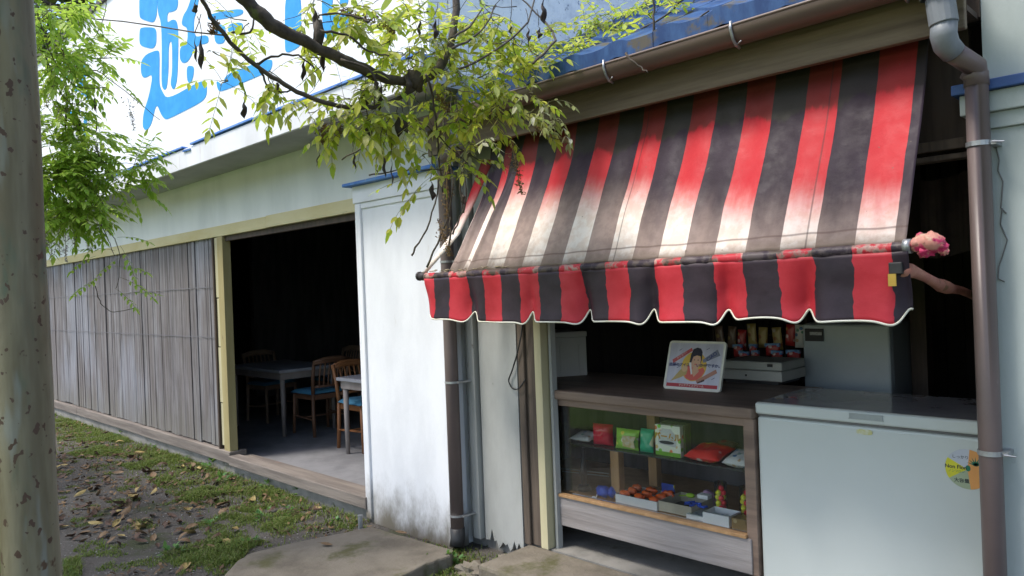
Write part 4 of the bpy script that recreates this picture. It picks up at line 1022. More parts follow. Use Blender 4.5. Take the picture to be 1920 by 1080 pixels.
# ------------------------------------------------------------------ tables and chairs in the dim hall
CHW = mat('orange_brown_chair_wood', (.27, .11, .04), (.18, .075, .03), rough=.45, scale=7, stretch=(1, 1, .3), bump=.15)
CHG = mat('grey_brown_chair_wood', (.24, .16, .11), (.17, .115, .085), rough=.55, scale=7, stretch=(1, 1, .3), bump=.15)
SEATB = mat('blue_seat_vinyl', (.10, .30, .46), (.07, .25, .40), rough=.45, scale=9, bump=.1)
TABT = mat('worn_grey_table_top', (.34, .345, .38), (.26, .26, .29), rough=.4, scale=5, stretch=(.3, 2, 1), bump=.15)
TABL = mat('greyed_table_wood', (.28, .245, .23), (.20, .17, .16), rough=.6, scale=6, stretch=(1, 1, .3), bump=.2)
def chair(label, wood, grp):
    th = thing('wooden_chair', (0, 0, 0), label, 'chair', grp)
    for sy in (-1, 1):                                    # seat toward +x, backrest at x = 0
        m = MB(); m.tube([(.0, .20 * sy, 0), (.015, .195 * sy, .22), (.02, .19 * sy, .43)], [.017, .019, .020], 8); m.build('leg', wood, th, smooth=True)
        m = MB(); m.tube([(.41, .20 * sy, 0), (.40, .195 * sy, .22), (.39, .19 * sy, .41)], [.015, .018, .020], 8); m.build('leg', wood, th, smooth=True)
    m = MB()
    for sy in (-1, 1):
        m.box(.02, .175 * sy - .012, .365, .40, .175 * sy + .012, .42); m.tube([(.012, .197 * sy, .17), (.403, .197 * sy, .19)], .010, 8)
    m.box(.37, -.18, .37, .40, .18, .42); m.box(.0, -.18, .37, .03, .18, .42); m.tube([(.2, -.195, .18), (.2, .195, .18)], .009, 8)
    m.build('seat_frame', wood, th, bevel=.003)
    m = MB()
    def sf(sg):
        def f(u, v):
            x, y = u - .5, v - .5
            k = max(0, 1 - (2 * abs(x)) ** 6) * max(0, 1 - (2 * abs(y)) ** 6)
            return Vector((.215 + x * .40, y * (.42 + .04 * u), .43 + (.035 * k ** .5 if sg > 0 else -.006)))
        return f
    m.grid(sf(1), 14, 14); m.grid(sf(-1), 2, 2); m.build('seat', SEATB, th, smooth=True)
    m = MB()
    for sy in (-1, 1): m.tube([(.02, .19 * sy, .43), (.0, .198 * sy, .60), (-.045, .20 * sy, .765)], [.020, .018, .016], 8)
    for zz, xx in ((.755, -.045), (.735, -.038)): m.tube([(xx, -.215, zz), (xx - .02, -.1, zz + .022), (xx - .024, 0, zz + .026), (xx - .02, .1, zz + .022), (xx, .215, zz)], [.014, .022, .024, .022, .014], 8)
    m.tube([(.01, -.19, .50), (-.002, 0, .50), (.01, .19, .50)], .013, 8)
    for j in range(6):
        yy = -.13 + .052 * j; m.tube([(.0, yy, .50), (-.018, yy, .62), (-.055, yy, .76)], .009, 6)
    m.build('backrest', wood, th, smooth=True)
    return th
def place(th, x, y, rz): th.location = (x, y, .13); th.rotation_euler = (0, 0, rz)
GC = 'wooden chairs in the dim hall'
c1 = chair('orange brown wooden chair nearest the white pier, back to the grey table', CHW, GC); place(c1, -6.07, 3.92, 0)
CHB = mat('plain_brown_chair_wood', (.17, .085, .05), (.12, .06, .035), rough=.5, scale=7, stretch=(1, 1, .3), bump=.15)
c2 = chair('wooden chair with light blue seat pulled up to the right end of the far table', CHB, GC); place(c2, -6.72, 4.05, PI)
c3 = chair('dark wooden chair at the left end of the far table, blue seat half under it', CHG, GC); place(c3, -8.36, 4.12, .1)
c4 = copy_tree(c2); place(c4, -6.42, 4.72, -.4); c4['label'] = 'wooden chair whose top rail shows just left of the white pier'
c5 = copy_tree(c3); place(c5, -7.75, 4.95, -PI / 2); c5['label'] = 'dark wooden chair behind the far table with its back to the rear wall'
def table(label, x0, x1, y0, y1, h):
    th = thing('dining_table', ((x0 + x1) / 2, (y0 + y1) / 2, .13), label, 'table', 'tables in the dim hall')
    m = MB(); m.box(x0, y0, .13 + h - .03, x1, y1, .13 + h); m.build('table_top', TABT, th, bevel=.005)
    m = MB(); a = .03
    m.box(x0 + a, y0 + a, .13 + h - .10, x1 - a, y0 + a + .02, .13 + h - .031); m.box(x0 + a, y1 - a - .02, .13 + h - .10, x1 - a, y1 - a, .13 + h - .031)
    m.box(x0 + a, y0 + a + .02, .13 + h - .10, x0 + a + .02, y1 - a - .02, .13 + h - .031); m.box(x1 - a - .02, y0 + a + .02, .13 + h - .10, x1 - a, y1 - a - .02, .13 + h - .031)
    m.build('apron', TABL, th)
    for xx in (x0 + .06, x1 - .06):
        for yy in (y0 + .06, y1 - .06):
            m = MB(); m.tube([(xx, yy, .13), (xx, yy, .13 + h - .032)], [.019, .026], 10); m.build('leg', TABL, th, smooth=True)
table('grey topped table half hidden behind the white pier', -5.83, -4.75, 3.57, 4.25, .685)
table('dim wooden table in the middle of the hall with chairs at both ends', -8.15, -6.96, 3.62, 4.32, .68)

# ------------------------------------------------------------------ the painted steel pole in front
def pole_mat():
    N = NT('flaking_pole_paint')
    v = N.co('O', (1, 1, 1))
    c = N.mix(N.n_map(N.noise(N.co('O', (9, 9, 1.2)), 1.6, 4), .38, .62), (.235, .20, .125), (.15, .12, .07))
    c = N.mix(N.math('MULTIPLY', N.n_map(N.noise(N.co('O', (5, 5, 1.4)), 1.5, 4), .54, .66), .6), c, (.06, .115, .08))
    c = N.mix(N.math('MULTIPLY', N.n_map(N.noise(N.co('O', (6, 6, 1)), 2.6, 3), .55, .68), .55), c, (.27, .28, .25))
    c = N.mix(N.n_map(N.noise(N.co('O', (1, 1, .8)), 46, 2, .5), .635, .67), c, (.085, .045, .028))
    c = N.mix(N.n_map(N.noise(N.co('O', (1, 1, .7)), 13, 4, .6), .69, .73), c, (.10, .055, .03))
    N.col(c); N.rough(.5, .4); N.bump(N.noise(v, 46, 4), .3, .004)
    return N.m
pq = at(62, 540, D=1.75)
pole = thing('steel_pole', (pq.x, pq.y, 0), 'flaking cream and green painted steel pole speckled with rust, close in front', 'pole')
m = MB(); t0, t1 = at(8, 0, D=1.75), at(60, 1080, D=1.75)
dpv = (t1 - t0); lo = t0 + dpv * ((0 - t0.z) / dpv.z); hi = t0 + dpv * ((3.05 - t0.z) / dpv.z)
m.tube([lo.lerp(hi, i / 24) for i in range(25)], [.060 + .0012 * math.sin(i * 1.3) for i in range(25)], 28)
m.build('pole_shaft', pole_mat(), pole, smooth=True)
m = MB(); m.tube([lo + Vector((0, 0, -.05)), lo + Vector((0, 0, .04))], .11, 20); m.build('pole_collar', CONC, pole, bevel=.01)
tp = hi
# pergola rails that the pole carries (above the frame), under the added leaf roof
perg = thing('pergola', (-2.5, -.6, 3.05), 'steel pipe pergola rails overhead that carry the wisteria', 'pergola')
m = MB()
for yy in (-2.6, -1.1, tp.y): m.tube([(-9.5, yy, 3.09), (1.2, yy, 3.09)], .03, 10)
for xx in (-9.0, -7.2, -5.4, -3.6, tp.x, .2): m.tube([(xx, -2.9, 3.14), (xx, tp.y + .35, 3.14)], .022, 8)
m.build('rail', mat('rusty_green_rail', (.16, .17, .12), (.10, .07, .04), rough=.6, bump=.2), perg, smooth=True)
for xx, yy in ((-9.3, -2.6), (.9, -2.6), (-9.3, tp.y - .05)):
    m = MB(); m.tube([(xx, yy, 0), (xx, yy, 3.08)], .05, 14); m.build('post', TABL, perg, smooth=True)

# ------------------------------------------------------------------ leaves, vines
LEAFL = leaf_mat('spring_wisteria_leaf', [(.24, .42, .05), (.36, .54, .07), (.46, .60, .11), (.28, .48, .06), (.54, .62, .16)], .52)
LEAFC = leaf_mat('mixed_wisteria_leaf', [(.24, .38, .03), (.50, .58, .05), (.66, .64, .09), (.30, .46, .04), (.66, .62, .28), (.58, .62, .07)], .56)
LEAFP = leaf_mat('pale_new_leaf', [(.34, .34, .20), (.42, .42, .32), (.28, .30, .10), (.20, .26, .05)], .4)
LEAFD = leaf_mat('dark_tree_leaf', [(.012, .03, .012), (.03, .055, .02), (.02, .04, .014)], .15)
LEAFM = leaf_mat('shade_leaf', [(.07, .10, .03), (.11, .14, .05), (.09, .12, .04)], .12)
BARK = mat('dark_vine_bark', (.095, .078, .06), (.05, .041, .032), rough=.9, scale=20, stretch=(1, 1, 1), bump=.8, bscale=60, spots=((.10, .12, .035), 9, .60, .1))
TWIG = mat('brown_twig', (.085, .068, .050), (.05, .04, .03), rough=.85, scale=30, bump=.3)
GSTEM = mat('green_vine_stem', (.16, .17, .06), (.12, .10, .05), rough=.7, scale=20, bump=.2)
PODM = mat('dark_seed_pod', (.034, .024, .020), (.06, .045, .038), rough=.6, scale=12, bump=.3, bscale=40)
DRYF = mat('dry_flower_brown', (.26, .17, .075), (.16, .10, .05), rough=.9, scale=40)
def leaflet(mb, b, d, nrm, l, w):
    s = d.cross(nrm); s = s.normalized() if s.length > 1e-6 else d.orthogonal().normalized()
    n = s.cross(d).normalized()
    curl = random.uniform(.0, .22) * l
    m_ = b + d * (.5 * l) - n * (.10 * w)
    pts = [b, b + d * (.30 * l) + s * w * .48, b + d * (.30 * l) - s * w * .48, b + d * (.66 * l) + s * w * .38 - n * curl * .3, b + d * (.66 * l) - s * w * .38 - n * curl * .3, m_, b + d * l - n * curl]
    mb.add(pts, [(0, 2, 5), (2, 4, 5), (4, 6, 5), (6, 3, 5), (3, 1, 5), (1, 0, 5)])
def compound(mb, st, base, d, L, n=5, lsize=.055, hang=.5, stem=True):
    """a pinnate leaf: midrib that droops, n pairs of leaflets and an end leaflet"""
    d = d.normalized(); p = base.copy(); k = 6; rib = [p.copy()]; dirs = [d.copy()]
    for i in range(k):
        d = (d + Vector((random.uniform(-.08, .08), random.uniform(-.08, .08), -.16 * hang))).normalized()
        p = p + d * (L / k); rib.append(p.copy()); dirs.append(d.copy())
    if stem: st.tube(rib, .0011, 3, caps=False)
    up = Vector((random.uniform(-.3, .3), random.uniform(-.3, .3), 1)).normalized()
    for i in range(n):
        t = (.28 + .68 * i / max(1, n - 1)) * k; j = min(int(t), k - 1); q = rib[j].lerp(rib[j + 1], t - j); dd = dirs[j]
        s = dd.cross(up); s = s.normalized() if s.length > 1e-4 else dd.orthogonal().normalized()
        sz = lsize * (1 - .25 * abs(i / max(1, n - 1) - .45)) * random.uniform(.68, 1.18)
        for sg in (-1, 1):
            ld = (s * sg * .85 + dd * .55 + Vector((0, 0, -hang * random.uniform(.25, .8)))).normalized()
            nn = (up + s * sg * random.uniform(-.2, .3) + Vector((random.uniform(-.25, .25), random.uniform(-.25, .25), 0))).normalized()
            leaflet(mb, q, ld, nn, sz, sz * random.uniform(.32, .50))
    leaflet(mb, rib[-1], (dirs[-1] + Vector((0, 0, -.2 * hang))).normalized(), up, lsize * 1.05, lsize * .42)
def rand_dir(zb=0.0):
    v = Vector((random.gauss(0, 1), random.gauss(0, 1), random.gauss(0, .8) + zb)); return v.normalized()
def clump(mb, st, c, r, n, L=.19, pairs=5, ls=.055, hang=.6, bias=Vector((0, 0, 0)), squash=.8, ok=None):
    """leaves springing from twigs through a ragged volume"""
    k = max(2, n // 5)
    for j in range(k):
        o = rand_dir(); o = Vector((o.x, o.y, o.z * squash)) * r * random.uniform(.2, 1.0) ** .6
        a = c + o * .15; b = c + o; mid = a.lerp(b, .5) + rand_dir() * r * .1
        if ok and not ok(b): continue
        st.tube([a, mid, b], [.003, .0022, .0014], 4, caps=False)
        m_ = n // k
        for i in range(m_):
            t = random.uniform(.2, 1); q = a.lerp(mid, t * 2) if t < .5 else mid.lerp(b, t * 2 - 1)
            d = (o.normalized() * .5 + rand_dir(.1) + bias)
            compound(mb, st, q, d, L * random.uniform(.7, 1.15), random.choice((pairs - 1, pairs, pairs)), ls * random.uniform(.8, 1.15), hang)
def crooked(pts, r0, r1, mb, n=7, sub=5, wob=.012):
    P = []
    for i in range(len(pts) - 1):
        for j in range(sub):
            t = j / sub
            a = pts[max(i - 1, 0)]; b = pts[i]; c = pts[i + 1]; d = pts[min(i + 2, len(pts) - 1)]
            q = .5 * ((2 * b) + (c - a) * t + (2 * a - 5 * b + 4 * c - d) * t * t + (3 * b - a - 3 * c + d) * t ** 3)
            P.append(q + Vector((random.uniform(-wob, wob), random.uniform(-wob, wob), random.uniform(-wob, wob))))
    P.append(pts[-1]); k = len(P)
    mb.tube(P, [(r0 + (r1 - r0) * i / (k - 1)) * random.uniform(.9, 1.12) for i in range(k)], n)
    return P
def pod(par, top, bot, D, wpx=13):
    a, b = at(*top, D=D), at(*bot, D=D + .02); wd = wpx / F * D * .5
    m = MB(); n = 12; prof = [.08, .10, .12, .18, .34, .62, .80, .72, .88, 1.0, .80, .42, .06]; base = len(m.v)
    L = (b - a)
    P = [a.lerp(b, i / n) + Vector((.006 * math.sin(i * 1.1 + top[0]), 0, 0)) for i in range(n + 1)]
    vs = []
    ang = random.uniform(0, PI); ca, sa = math.cos(ang), math.sin(ang)
    for i, p in enumerate(P):
        for j in range(8):
            q = 2 * PI * j / 8; x, y = math.cos(q) * wd * prof[i], math.sin(q) * wd * prof[i] * .55
            vs.append(p + Vector((x * ca - y * sa, x * sa + y * ca, 0)))
    m.add(vs, [(i * 8 + j, i * 8 + (j + 1) % 8, (i + 1) * 8 + (j + 1) % 8, (i + 1) * 8 + j) for i in range(n) for j in range(8)])
    s_ = a + Vector((random.uniform(-.02, .02), random.uniform(-.02, .02), random.uniform(.04, .12)))
    m.tube([s_, s_.lerp(a, .5) + Vector((.006, 0, 0)), a], .0016, 5)
    return m.build('seed_pod', PODM, par, smooth=True)
def dryflower(par, top, bot, D, w=.02, n=150):
    a, b = at(*top, D=D), at(*bot, D=D); m = MB(); m.tube([a, a.lerp(b, .5), b], .0022, 5)
    for i in range(n):
        t = random.random() ** .8; p = a.lerp(b, t) + Vector((random.gauss(0, w), random.gauss(0, w), random.gauss(0, .006))) * (.45 + .55 * math.sin(PI * min(1, t + .15)))
        d = rand_dir(); e = d.orthogonal().normalized(); s_ = random.uniform(.004, .008)
        m.add([p, p + d * s_ * 1.6 + e * s_ * .5, p + d * s_ * 1.6 - e * s_ * .5, p + d.cross(e) * s_ * .7], [(0, 1, 2), (0, 2, 3), (0, 3, 1)])
    return m.build('dried_flower', DRYF, par)

# --- the vine in the centre, over the gutter
vine = thing('wisteria_vine', (-3.2, 2.5, 0), 'wisteria vine with dark branch, yellow green leaves and hanging pods over the gutter', 'vine')
m = MB()
D0 = 3.0
br = [at(420, -45, D=2.75), at(465, 5, D=2.8), at(520, 52, D=2.85), at(600, 92, D=2.95), at(680, 130, D=3.05), at(745, 152, D=3.15), at(800, 146, D=3.2), at(835, 110, D=3.25), at(850, 60, D=3.3), at(858, -20, D=3.35)]
crooked(br, .029, .015, m, 10, 6, .004)
m.ball(at(775, 152, D=3.17), .045, 10, 8, wob=.6); m.ball(at(598, 62, D=2.95), .03, 8, 6, sc=(.7, .7, 1.6), wob=.5)
b2 = [at(372, -20, D=2.7), at(395, 30, D=2.75), at(432, 78, D=2.8), at(478, 122, D=2.85), at(545, 165, D=2.9), at(620, 195, D=2.98), at(690, 202, D=3.05), at(745, 185, D=3.12), at(790, 155, D=3.18)]
crooked(b2, .0085, .0095, m, 7, 6, .003)
for P_ in ([(432, 62), (470, 60), (478, 30)], [(690, 40), (660, 30), (600, 30), (585, 90)], [(600, 58), (650, 65), (690, 95), (730, 105)], [(480, 122), (520, 105), (560, 105), (590, 130)], [(845, 70), (880, 50), (905, 15)], [(850, 90), (900, 60), (930, 10)],
           [(480, 118), (497, 150), (505, 170)], [(520, 155), (525, 172), (548, 168)], [(640, 110), (700, 140), (702, 200)], [(800, 140), (815, 200), (822, 290), (830, 360)], [(1000, 120), (1040, 75), (1020, 40), (960, -20)], [(860, 130), (930, 95), (990, 40), (1005, -20)]):
    crooked([at(x, y, D=3.0 + .15 * i) for i, (x, y) in enumerate(P_)] if P_[0][0] > 780 else [at(x, y, D=2.88 + .03 * i) for i, (x, y) in enumerate(P_)], .0055, .003, m, 6, 4, .004)
# the shoots that climb the downpipe and creep over the tiles
for P_, D_ in (([(838, 480), (845, 420), (832, 360), (842, 300), (832, 235), (838, 150)], 3.85), ([(868, 400), (862, 340), (876, 290), (850, 235), (845, 170)], 3.8), ([(800, 500), (835, 420), (850, 345), (840, 290)], 3.75),
               ([(848, 440), (872, 380), (868, 320), (860, 270)], 3.78), ([(770, 480), (800, 430), (822, 350), (824, 300)], 3.7)):
    crooked([at(x, y, D=D_) for x, y in P_], .0052, .003, m, 6, 5, .005)
m.build('branch', BARK, vine, smooth=True)
for P_, Y0 in (([(985, 165), (1080, 130), (1180, 110), (1260, 70), (1330, 20)], 2.72), ([(1000, 150), (1120, 95), (1230, 40), (1290, -10)], 2.95), ([(1150, 105), (1200, 85), (1270, 45)], 2.75), ([(1175, 100), (1190, 120), (1215, 137)], 2.66), ([(1225, 70), (1225, 20), (1222, -20)], 2.8)):
    m = MB(); crooked([at(x, y, Y=Y0) for x, y in P_], .006, .003, m, 6, 5, .006); m.build('shoot', TWIG, vine, smooth=True)
for P_ in ([(855, 275), (900, 300), (930, 315)], [(800, 235), (870, 300), (905, 330)], [(960, 205), (1030, 260), (1060, 262)], [(690, 330), (760, 318), (830, 320)], [(640, 300), (720, 250), (790, 190)], [(590, 250), (640, 225), (700, 205)]):
    m = MB(); crooked([at(x, y, D=3.3) for x, y in P_], .0035, .002, m, 5, 5, .004); m.build('shoot', TWIG, vine, smooth=True)
m = MB(); random.seed(21)
for i in range(90):                                        # a haze of fine dead twigs in the crown
    x, y = random.uniform(560, 1000), random.uniform(-30, 130) if random.random() < .6 else random.uniform(100, 260)
    if x > 900: y *= .6
    p = at(x, y, D=random.uniform(2.95, 3.5)); q = p + rand_dir(-.3) * random.uniform(.05, .16)
    crooked([p, p.lerp(q, .5) + rand_dir() * .015, q], .0022, .001, m, 4, 3, .003)
m.build('fine_twigs', TWIG, vine, smooth=True)['kind'] = 'stuff'
lf, st = MB(), MB()
random.seed(5)
CL = [  # px, py, D, radius, leaves, hang
    (470, 40, 2.95, .12, 9, .5), (430, 150, 2.85, .09, 9, .6), (500, 130, 2.9, .10, 11, .6), (395, 95, 2.8, .06, 3, .7),
    (560, 60, 3.0, .10, 8, .5), (640, 20, 3.1, .13, 12, .5), (700, 60, 3.2, .12, 12, .6), (770, 30, 3.3, .14, 14, .6), (760, 100, 3.3, .13, 14, .7),
    (840, 90, 3.3, .15, 18, .7), (840, 165, 3.3, .14, 16, .8), (890, 150, 3.35, .13, 14, .8), (900, 70, 3.45, .15, 15, .7), (940, 30, 3.5, .14, 12, .6),
    (930, 200, 3.35, .12, 12, .9), (900, 230, 3.3, .09, 7, 1.0), (660, 185, 3.1, .10, 9, .8), (615, 215, 3.0, .07, 6, .9), (690, 235, 3.1, .10, 10, 1.0), (640, 245, 3.05, .07, 5, 1.0),
    (735, 215, 3.15, .12, 10, 1.0), (790, 225, 3.2, .10, 8, 1.0), (720, 170, 3.15, .09, 8, .9), (870, 290, 3.35, .06, 4, .7), (880, 330, 3.35, .05, 3, .6),
    (975, 90, 3.6, .12, 12, .6), (960, 140, 3.5, .10, 9, .7), (575, 200, 2.95, .04, 3, .9), (790, 290, 3.3, .05, 3, 1.1)]
for px, py, D_, r, n, hg in CL:
    clump(lf, st, at(px, py, D=D_), r * 1.05, int(n * (1.45 if px > 620 else .8)), .18, 4, .062, hg)
# single shoots reaching right over the awning, down the pipe and left below the eave
for px, py, tx, ty, D_, L, n, ls, hg in ((985, 205, 1060, 235, 3.15, .22, 5, .062, .9), (950, 190, 1030, 205, 3.2, .20, 5, .06, .8), (980, 185, 1045, 180, 3.2, .20, 5, .055, .7), (930, 245, 990, 260, 3.2, .14, 4, .058, 1.2), (850, 300, 925, 315, 3.2, .22, 5, .06, .5),
                                         (850, 310, 700, 330, 3.3, .24, 5, .045, .4), (810, 330, 720, 380, 3.3, .20, 5, .062, 1.1), (800, 345, 700, 400, 3.3, .18, 4, .06, 1.1), (880, 320, 930, 360, 3.2, .15, 3, .06, .9), (905, 250, 960, 290, 3.2, .16, 4, .058, 1.1),
                                         (745, 275, 700, 290, 3.2, .13, 4, .05, 1.2), (760, 120, 730, 90, 3.0, .10, 3, .06, .4)):
    a, b = at(px, py, D=D_), at(tx, ty, D=D_)
    compound(lf, st, a, b - a, max((b - a).length, L * .8), n, ls, hg)
lf.build('foliage', LEAFC, vine)
lf2 = MB()
for px, py, n, D_ in ((1000, 175, 5, 3.12), (1025, 200, 5, 3.1), (965, 165, 3, 3.15), (985, 215, 3, 3.15), (1040, 225, 4, 3.05), (770, 48, 3, 3.0), (930, 260, 3, 3.1), (880, 270, 3, 3.15), (1035, 60, 3, 3.5), (800, 75, 3, 3.1), (690, 155, 3, 3.0)):
    clump(lf2, st, at(px, py, D=D_), .05, n, .12, 3, .05, 1.0)
lf2.build('pale_leaves', LEAFP, vine)
# leaves creeping over the tiled roof
lf3 = MB()
for px, py, yy, n, r in ((1060, 95, 2.95, 7, .10), (1110, 75, 3.0, 9, .11), (1170, 40, 3.1, 10, .12), (1215, 25, 3.1, 9, .11), (1260, 20, 3.0, 7, .09), (1140, 95, 2.85, 5, .07), (1290, 5, 3.1, 4, .07), (1010, 130, 2.8, 6, .08), (1060, 110, 2.8, 4, .06), (1030, 100, 3.1, 9, .12), (1090, 55, 3.3, 10, .13), (1150, 25, 3.4, 10, .13), (1130, 60, 3.1, 8, .11), (1200, 10, 3.4, 8, .12), (1000, 140, 2.9, 8, .1)):
    clump(lf3, st, at(px, py, Y=yy), r, n, .14, 4, .048, .6, Vector((0, 0, .25)), .45)
lf3.build('roof_leaves', LEAFC, vine)
st.build('leaf_stalk', GSTEM, vine)['kind'] = 'stuff'
big = MB()
for px, py, s_ in ((725, 5, .085), (790, 12, .08), (750, 30, .075), (765, -12, .09)):
    p = at(px, py, D=2.75); n = (Vector((.1, -.75, .5)) + rand_dir() * .25).normalized(); e = n.orthogonal().normalized(); f = n.cross(e)
    big.add([p] + [p + (e * math.cos(a) + f * math.sin(a)) * s_ * .42 * (1 + .12 * math.cos(2 * a) - .15 * math.cos(a)) for a in [2 * PI * i / 14 for i in range(14)]], [(0, 1 + i, 1 + (i + 1) % 14) for i in range(14)])
big.build('broad_leaf', leaf_mat('broad_yellow_green_leaf', [(.30, .42, .02), (.36, .46, .03)], .6), vine)
for t, b, D_, wp in (((365, 62), (368, 118), 2.8, 9), ((377, 55), (377, 131), 2.8, 11), ((366, 0), (366, 26), 2.8, 15), ((459, 180), (457, 223), 2.85, 12), ((571, 100), (568, 152), 2.95, 9), ((604, 60), (606, 135), 3.0, 14), ((588, 5), (596, 65), 3.0, 16),
                     ((705, 138), (704, 178), 3.1, 13), ((714, 145), (712, 208), 3.1, 14), ((688, 200), (692, 262), 3.1, 15), ((678, 150), (678, 195), 3.08, 9), ((684, 160), (690, 200), 3.08, 10), ((745, 205), (748, 258), 3.15, 15), ((755, 210), (763, 252), 3.15, 13), ((765, 120), (766, 175), 3.1, 13),
                     ((600, 280), (594, 312), 3.05, 10), ((662, 275), (666, 318), 3.1, 7), ((718, 275), (722, 333), 3.15, 9), ((733, 290), (736, 350), 3.15, 6), ((706, 300), (706, 325), 3.15, 6), ((808, 333), (812, 376), 3.25, 13), ((815, 28), (817, 74), 3.0, 14), ((788, 25), (785, 70), 3.1, 12),
                     ((1018, -10), (1020, 46), 3.2, 14), ((1010, 48), (1012, 72), 3.2, 10), ((990, 46), (991, 80), 3.25, 10), ((957, 40), (957, 66), 3.3, 9), ((868, 355), (870, 385), 3.7, 12)):
    pod(vine, t, b, D_, wp)
for t, b, D_, w_ in (((958, 262), (978, 365), 3.2, .012), ((1000, 238), (1068, 268), 3.15, .012), ((640, 235), (626, 275), 3.05, .010), ((612, 232), (604, 268), 3.05, .008), ((838, 300), (838, 410), 3.75, .018), ((820, 410), (845, 480), 3.7, .014), ((700, 40), (640, 20), 3.1, .02), ((820, 175), (845, 215), 3.2, .012), ((690, 20), (740, 60), 3.15, .02), ((405, 40), (397, 62), 2.8, .008)):
    dryflower(vine, t, b, D_, w_)

# --- the vine on the left by the pole
vl = thing('wisteria_vine', (-4.4, 1.2, 0), 'fresh green wisteria foliage with lilac racemes hanging behind the painted pole', 'vine')
m = MB()
for P_, D_ in (([(40, 20), (75, 60), (90, 120), (115, 175), (140, 195), (165, 180)], 3.9), ([(60, -40), (70, 20), (100, 110), (140, 160), (200, 165)], 3.9), ([(50, 140), (100, 130), (170, 130), (220, 160), (300, 225)], 4.1), ([(55, 110), (110, 128), (168, 143)], 4.0), ([(60, 330), (130, 320), (190, 305), (260, 308)], 4.1), ([(130, 400), (200, 430), (225, 480), (218, 540)], 4.1), ([(180, 400), (200, 440), (215, 480)], 4.1), ([(178, 535), (190, 570), (215, 585), (250, 578)], 4.1), ([(-20, 60), (20, 90), (70, 60)], 3.7)):
    crooked([at(x, y, D=D_) for x, y in P_], .0045 if P_[0][1] < 200 else .0028, .0016, m, 6, 5, .004)
q0 = at(40, 20, D=3.9)
crooked([Vector((tp.x - 1.2, tp.y - .2, 3.1)), Vector((-3.0, .6, 3.05)), q0], .014, .008, m, 6, 5, .01)
m.build('branch', TWIG, vl, smooth=True)
lf, st = MB(), MB(); random.seed(9)
for px, py, D_, r, n, hg in ((75, 40, 3.7, .13, 12, .7), (100, 20, 3.9, .12, 8, .8), (80, 100, 3.8, .14, 12, .7), (110, 85, 3.9, .12, 9, .7), (150, 90, 4.1, .12, 8, .6), (85, 160, 4.0, .14, 12, .7), (130, 130, 4.1, .12, 8, .7), (180, 110, 4.2, .09, 5, .5),
                             (100, 215, 4.1, .15, 12, .7), (150, 240, 4.2, .14, 10, .8), (90, 270, 4.1, .16, 16, .7), (140, 290, 4.2, .16, 18, .7), (190, 300, 4.2, .14, 16, .6), (110, 330, 4.1, .17, 20, .7), (165, 345, 4.2, .16, 18, .7), (215, 340, 4.2, .12, 10, .7),
                             (90, 380, 4.1, .15, 14, .8), (140, 385, 4.1, .14, 14, .8), (190, 385, 4.2, .11, 8, .7), (105, 415, 4.1, .12, 9, .9), (250, 310, 4.2, .07, 5, .8), (270, 312, 4.2, .06, 5, 1.2), (75, 320, 4.0, .14, 10, .7)):
    clump(lf, st, at(px, py, D=D_), r * 1.05, int(n * 2.0), .21, 6, .056, hg)
for px, py, tx, ty, D_, L in ((215, 150, 250, 175, 4.2, .2), (160, 140, 205, 175, 4.2, .2), (120, 30, 170, 70, 4.0, .2), (225, 460, 245, 500, 4.1, .2), (230, 480, 190, 510, 4.1, .2), (215, 500, 265, 505, 4.1, .18), (225, 520, 280, 545, 4.1, .22), (215, 540, 260, 575, 4.1, .16), (190, 520, 150, 545, 4.1, .18), (215, 470, 170, 465, 4.1, .17), (220, 445, 255, 450, 4.1, .17), (180, 480, 140, 500, 4.1, .16), (240, 550, 285, 548, 4.1, .16), (205, 430, 170, 470, 4.1, .18)):
    a, b = at(px, py, D=D_), at(tx, ty, D=D_)
    compound(lf, st, a, b - a + Vector((0, 0, .03)), L, 5, .046, .5)
lf.build('foliage', LEAFL, vl); st.build('leaf_stalk', GSTEM, vl)['kind'] = 'stuff'
FLW = leaf_mat('lilac_petal', [(.34, .27, .46), (.46, .38, .56), (.52, .44, .50), (.30, .24, .36)], .4)
for (x0, y0, x1, y1, D_) in ((240, 185, 252, 245, 4.2), (86, 430, 84, 470, 4.1), (110, 425, 112, 480, 4.15), (135, 420, 140, 460, 4.15), (160, 415, 166, 470, 4.2), (75, 445, 80, 490, 4.05), (85, 165, 88, 200, 4.0), (110, 200, 112, 225, 4.1), (125, 165, 126, 210, 4.1), (180, 260, 182, 285, 4.2), (95, 440, 97, 490, 4.2), (122, 430, 124, 490, 4.2)):
    a, b = at(x0, y0, D=D_), at(x1, y1, D=D_); m = MB(); m.tube([a, b], .0014, 4)
    for i in range(70):
        t = random.random(); p = a.lerp(b, t) + Vector((random.gauss(0, .014), random.gauss(0, .014), 0)) * (1.15 - t); d = rand_dir(); e = d.orthogonal().normalized(); s_ = random.uniform(.005, .009)
        m.add([p, p + d * s_ + e * s_ * .6, p + d * s_ * 1.7, p + d * s_ - e * s_ * .6], [(0, 1, 2, 3)])
    m.build('flower_raceme', FLW, vl)
for t, b, D_, wp in (((176, 178), (179, 210), 4.1, 7), ((181, 212), (181, 250), 4.15, 4), ((150, 214), (148, 250), 4.1, 7), ((124, 168), (123, 248), 4.1, 5), ((106, 190), (106, 228), 4.1, 5), ((114, 84), (119, 106), 3.9, 11), ((88, 90), (90, 140), 4.0, 4)):
    pod(vl, t, b, D_, wp)

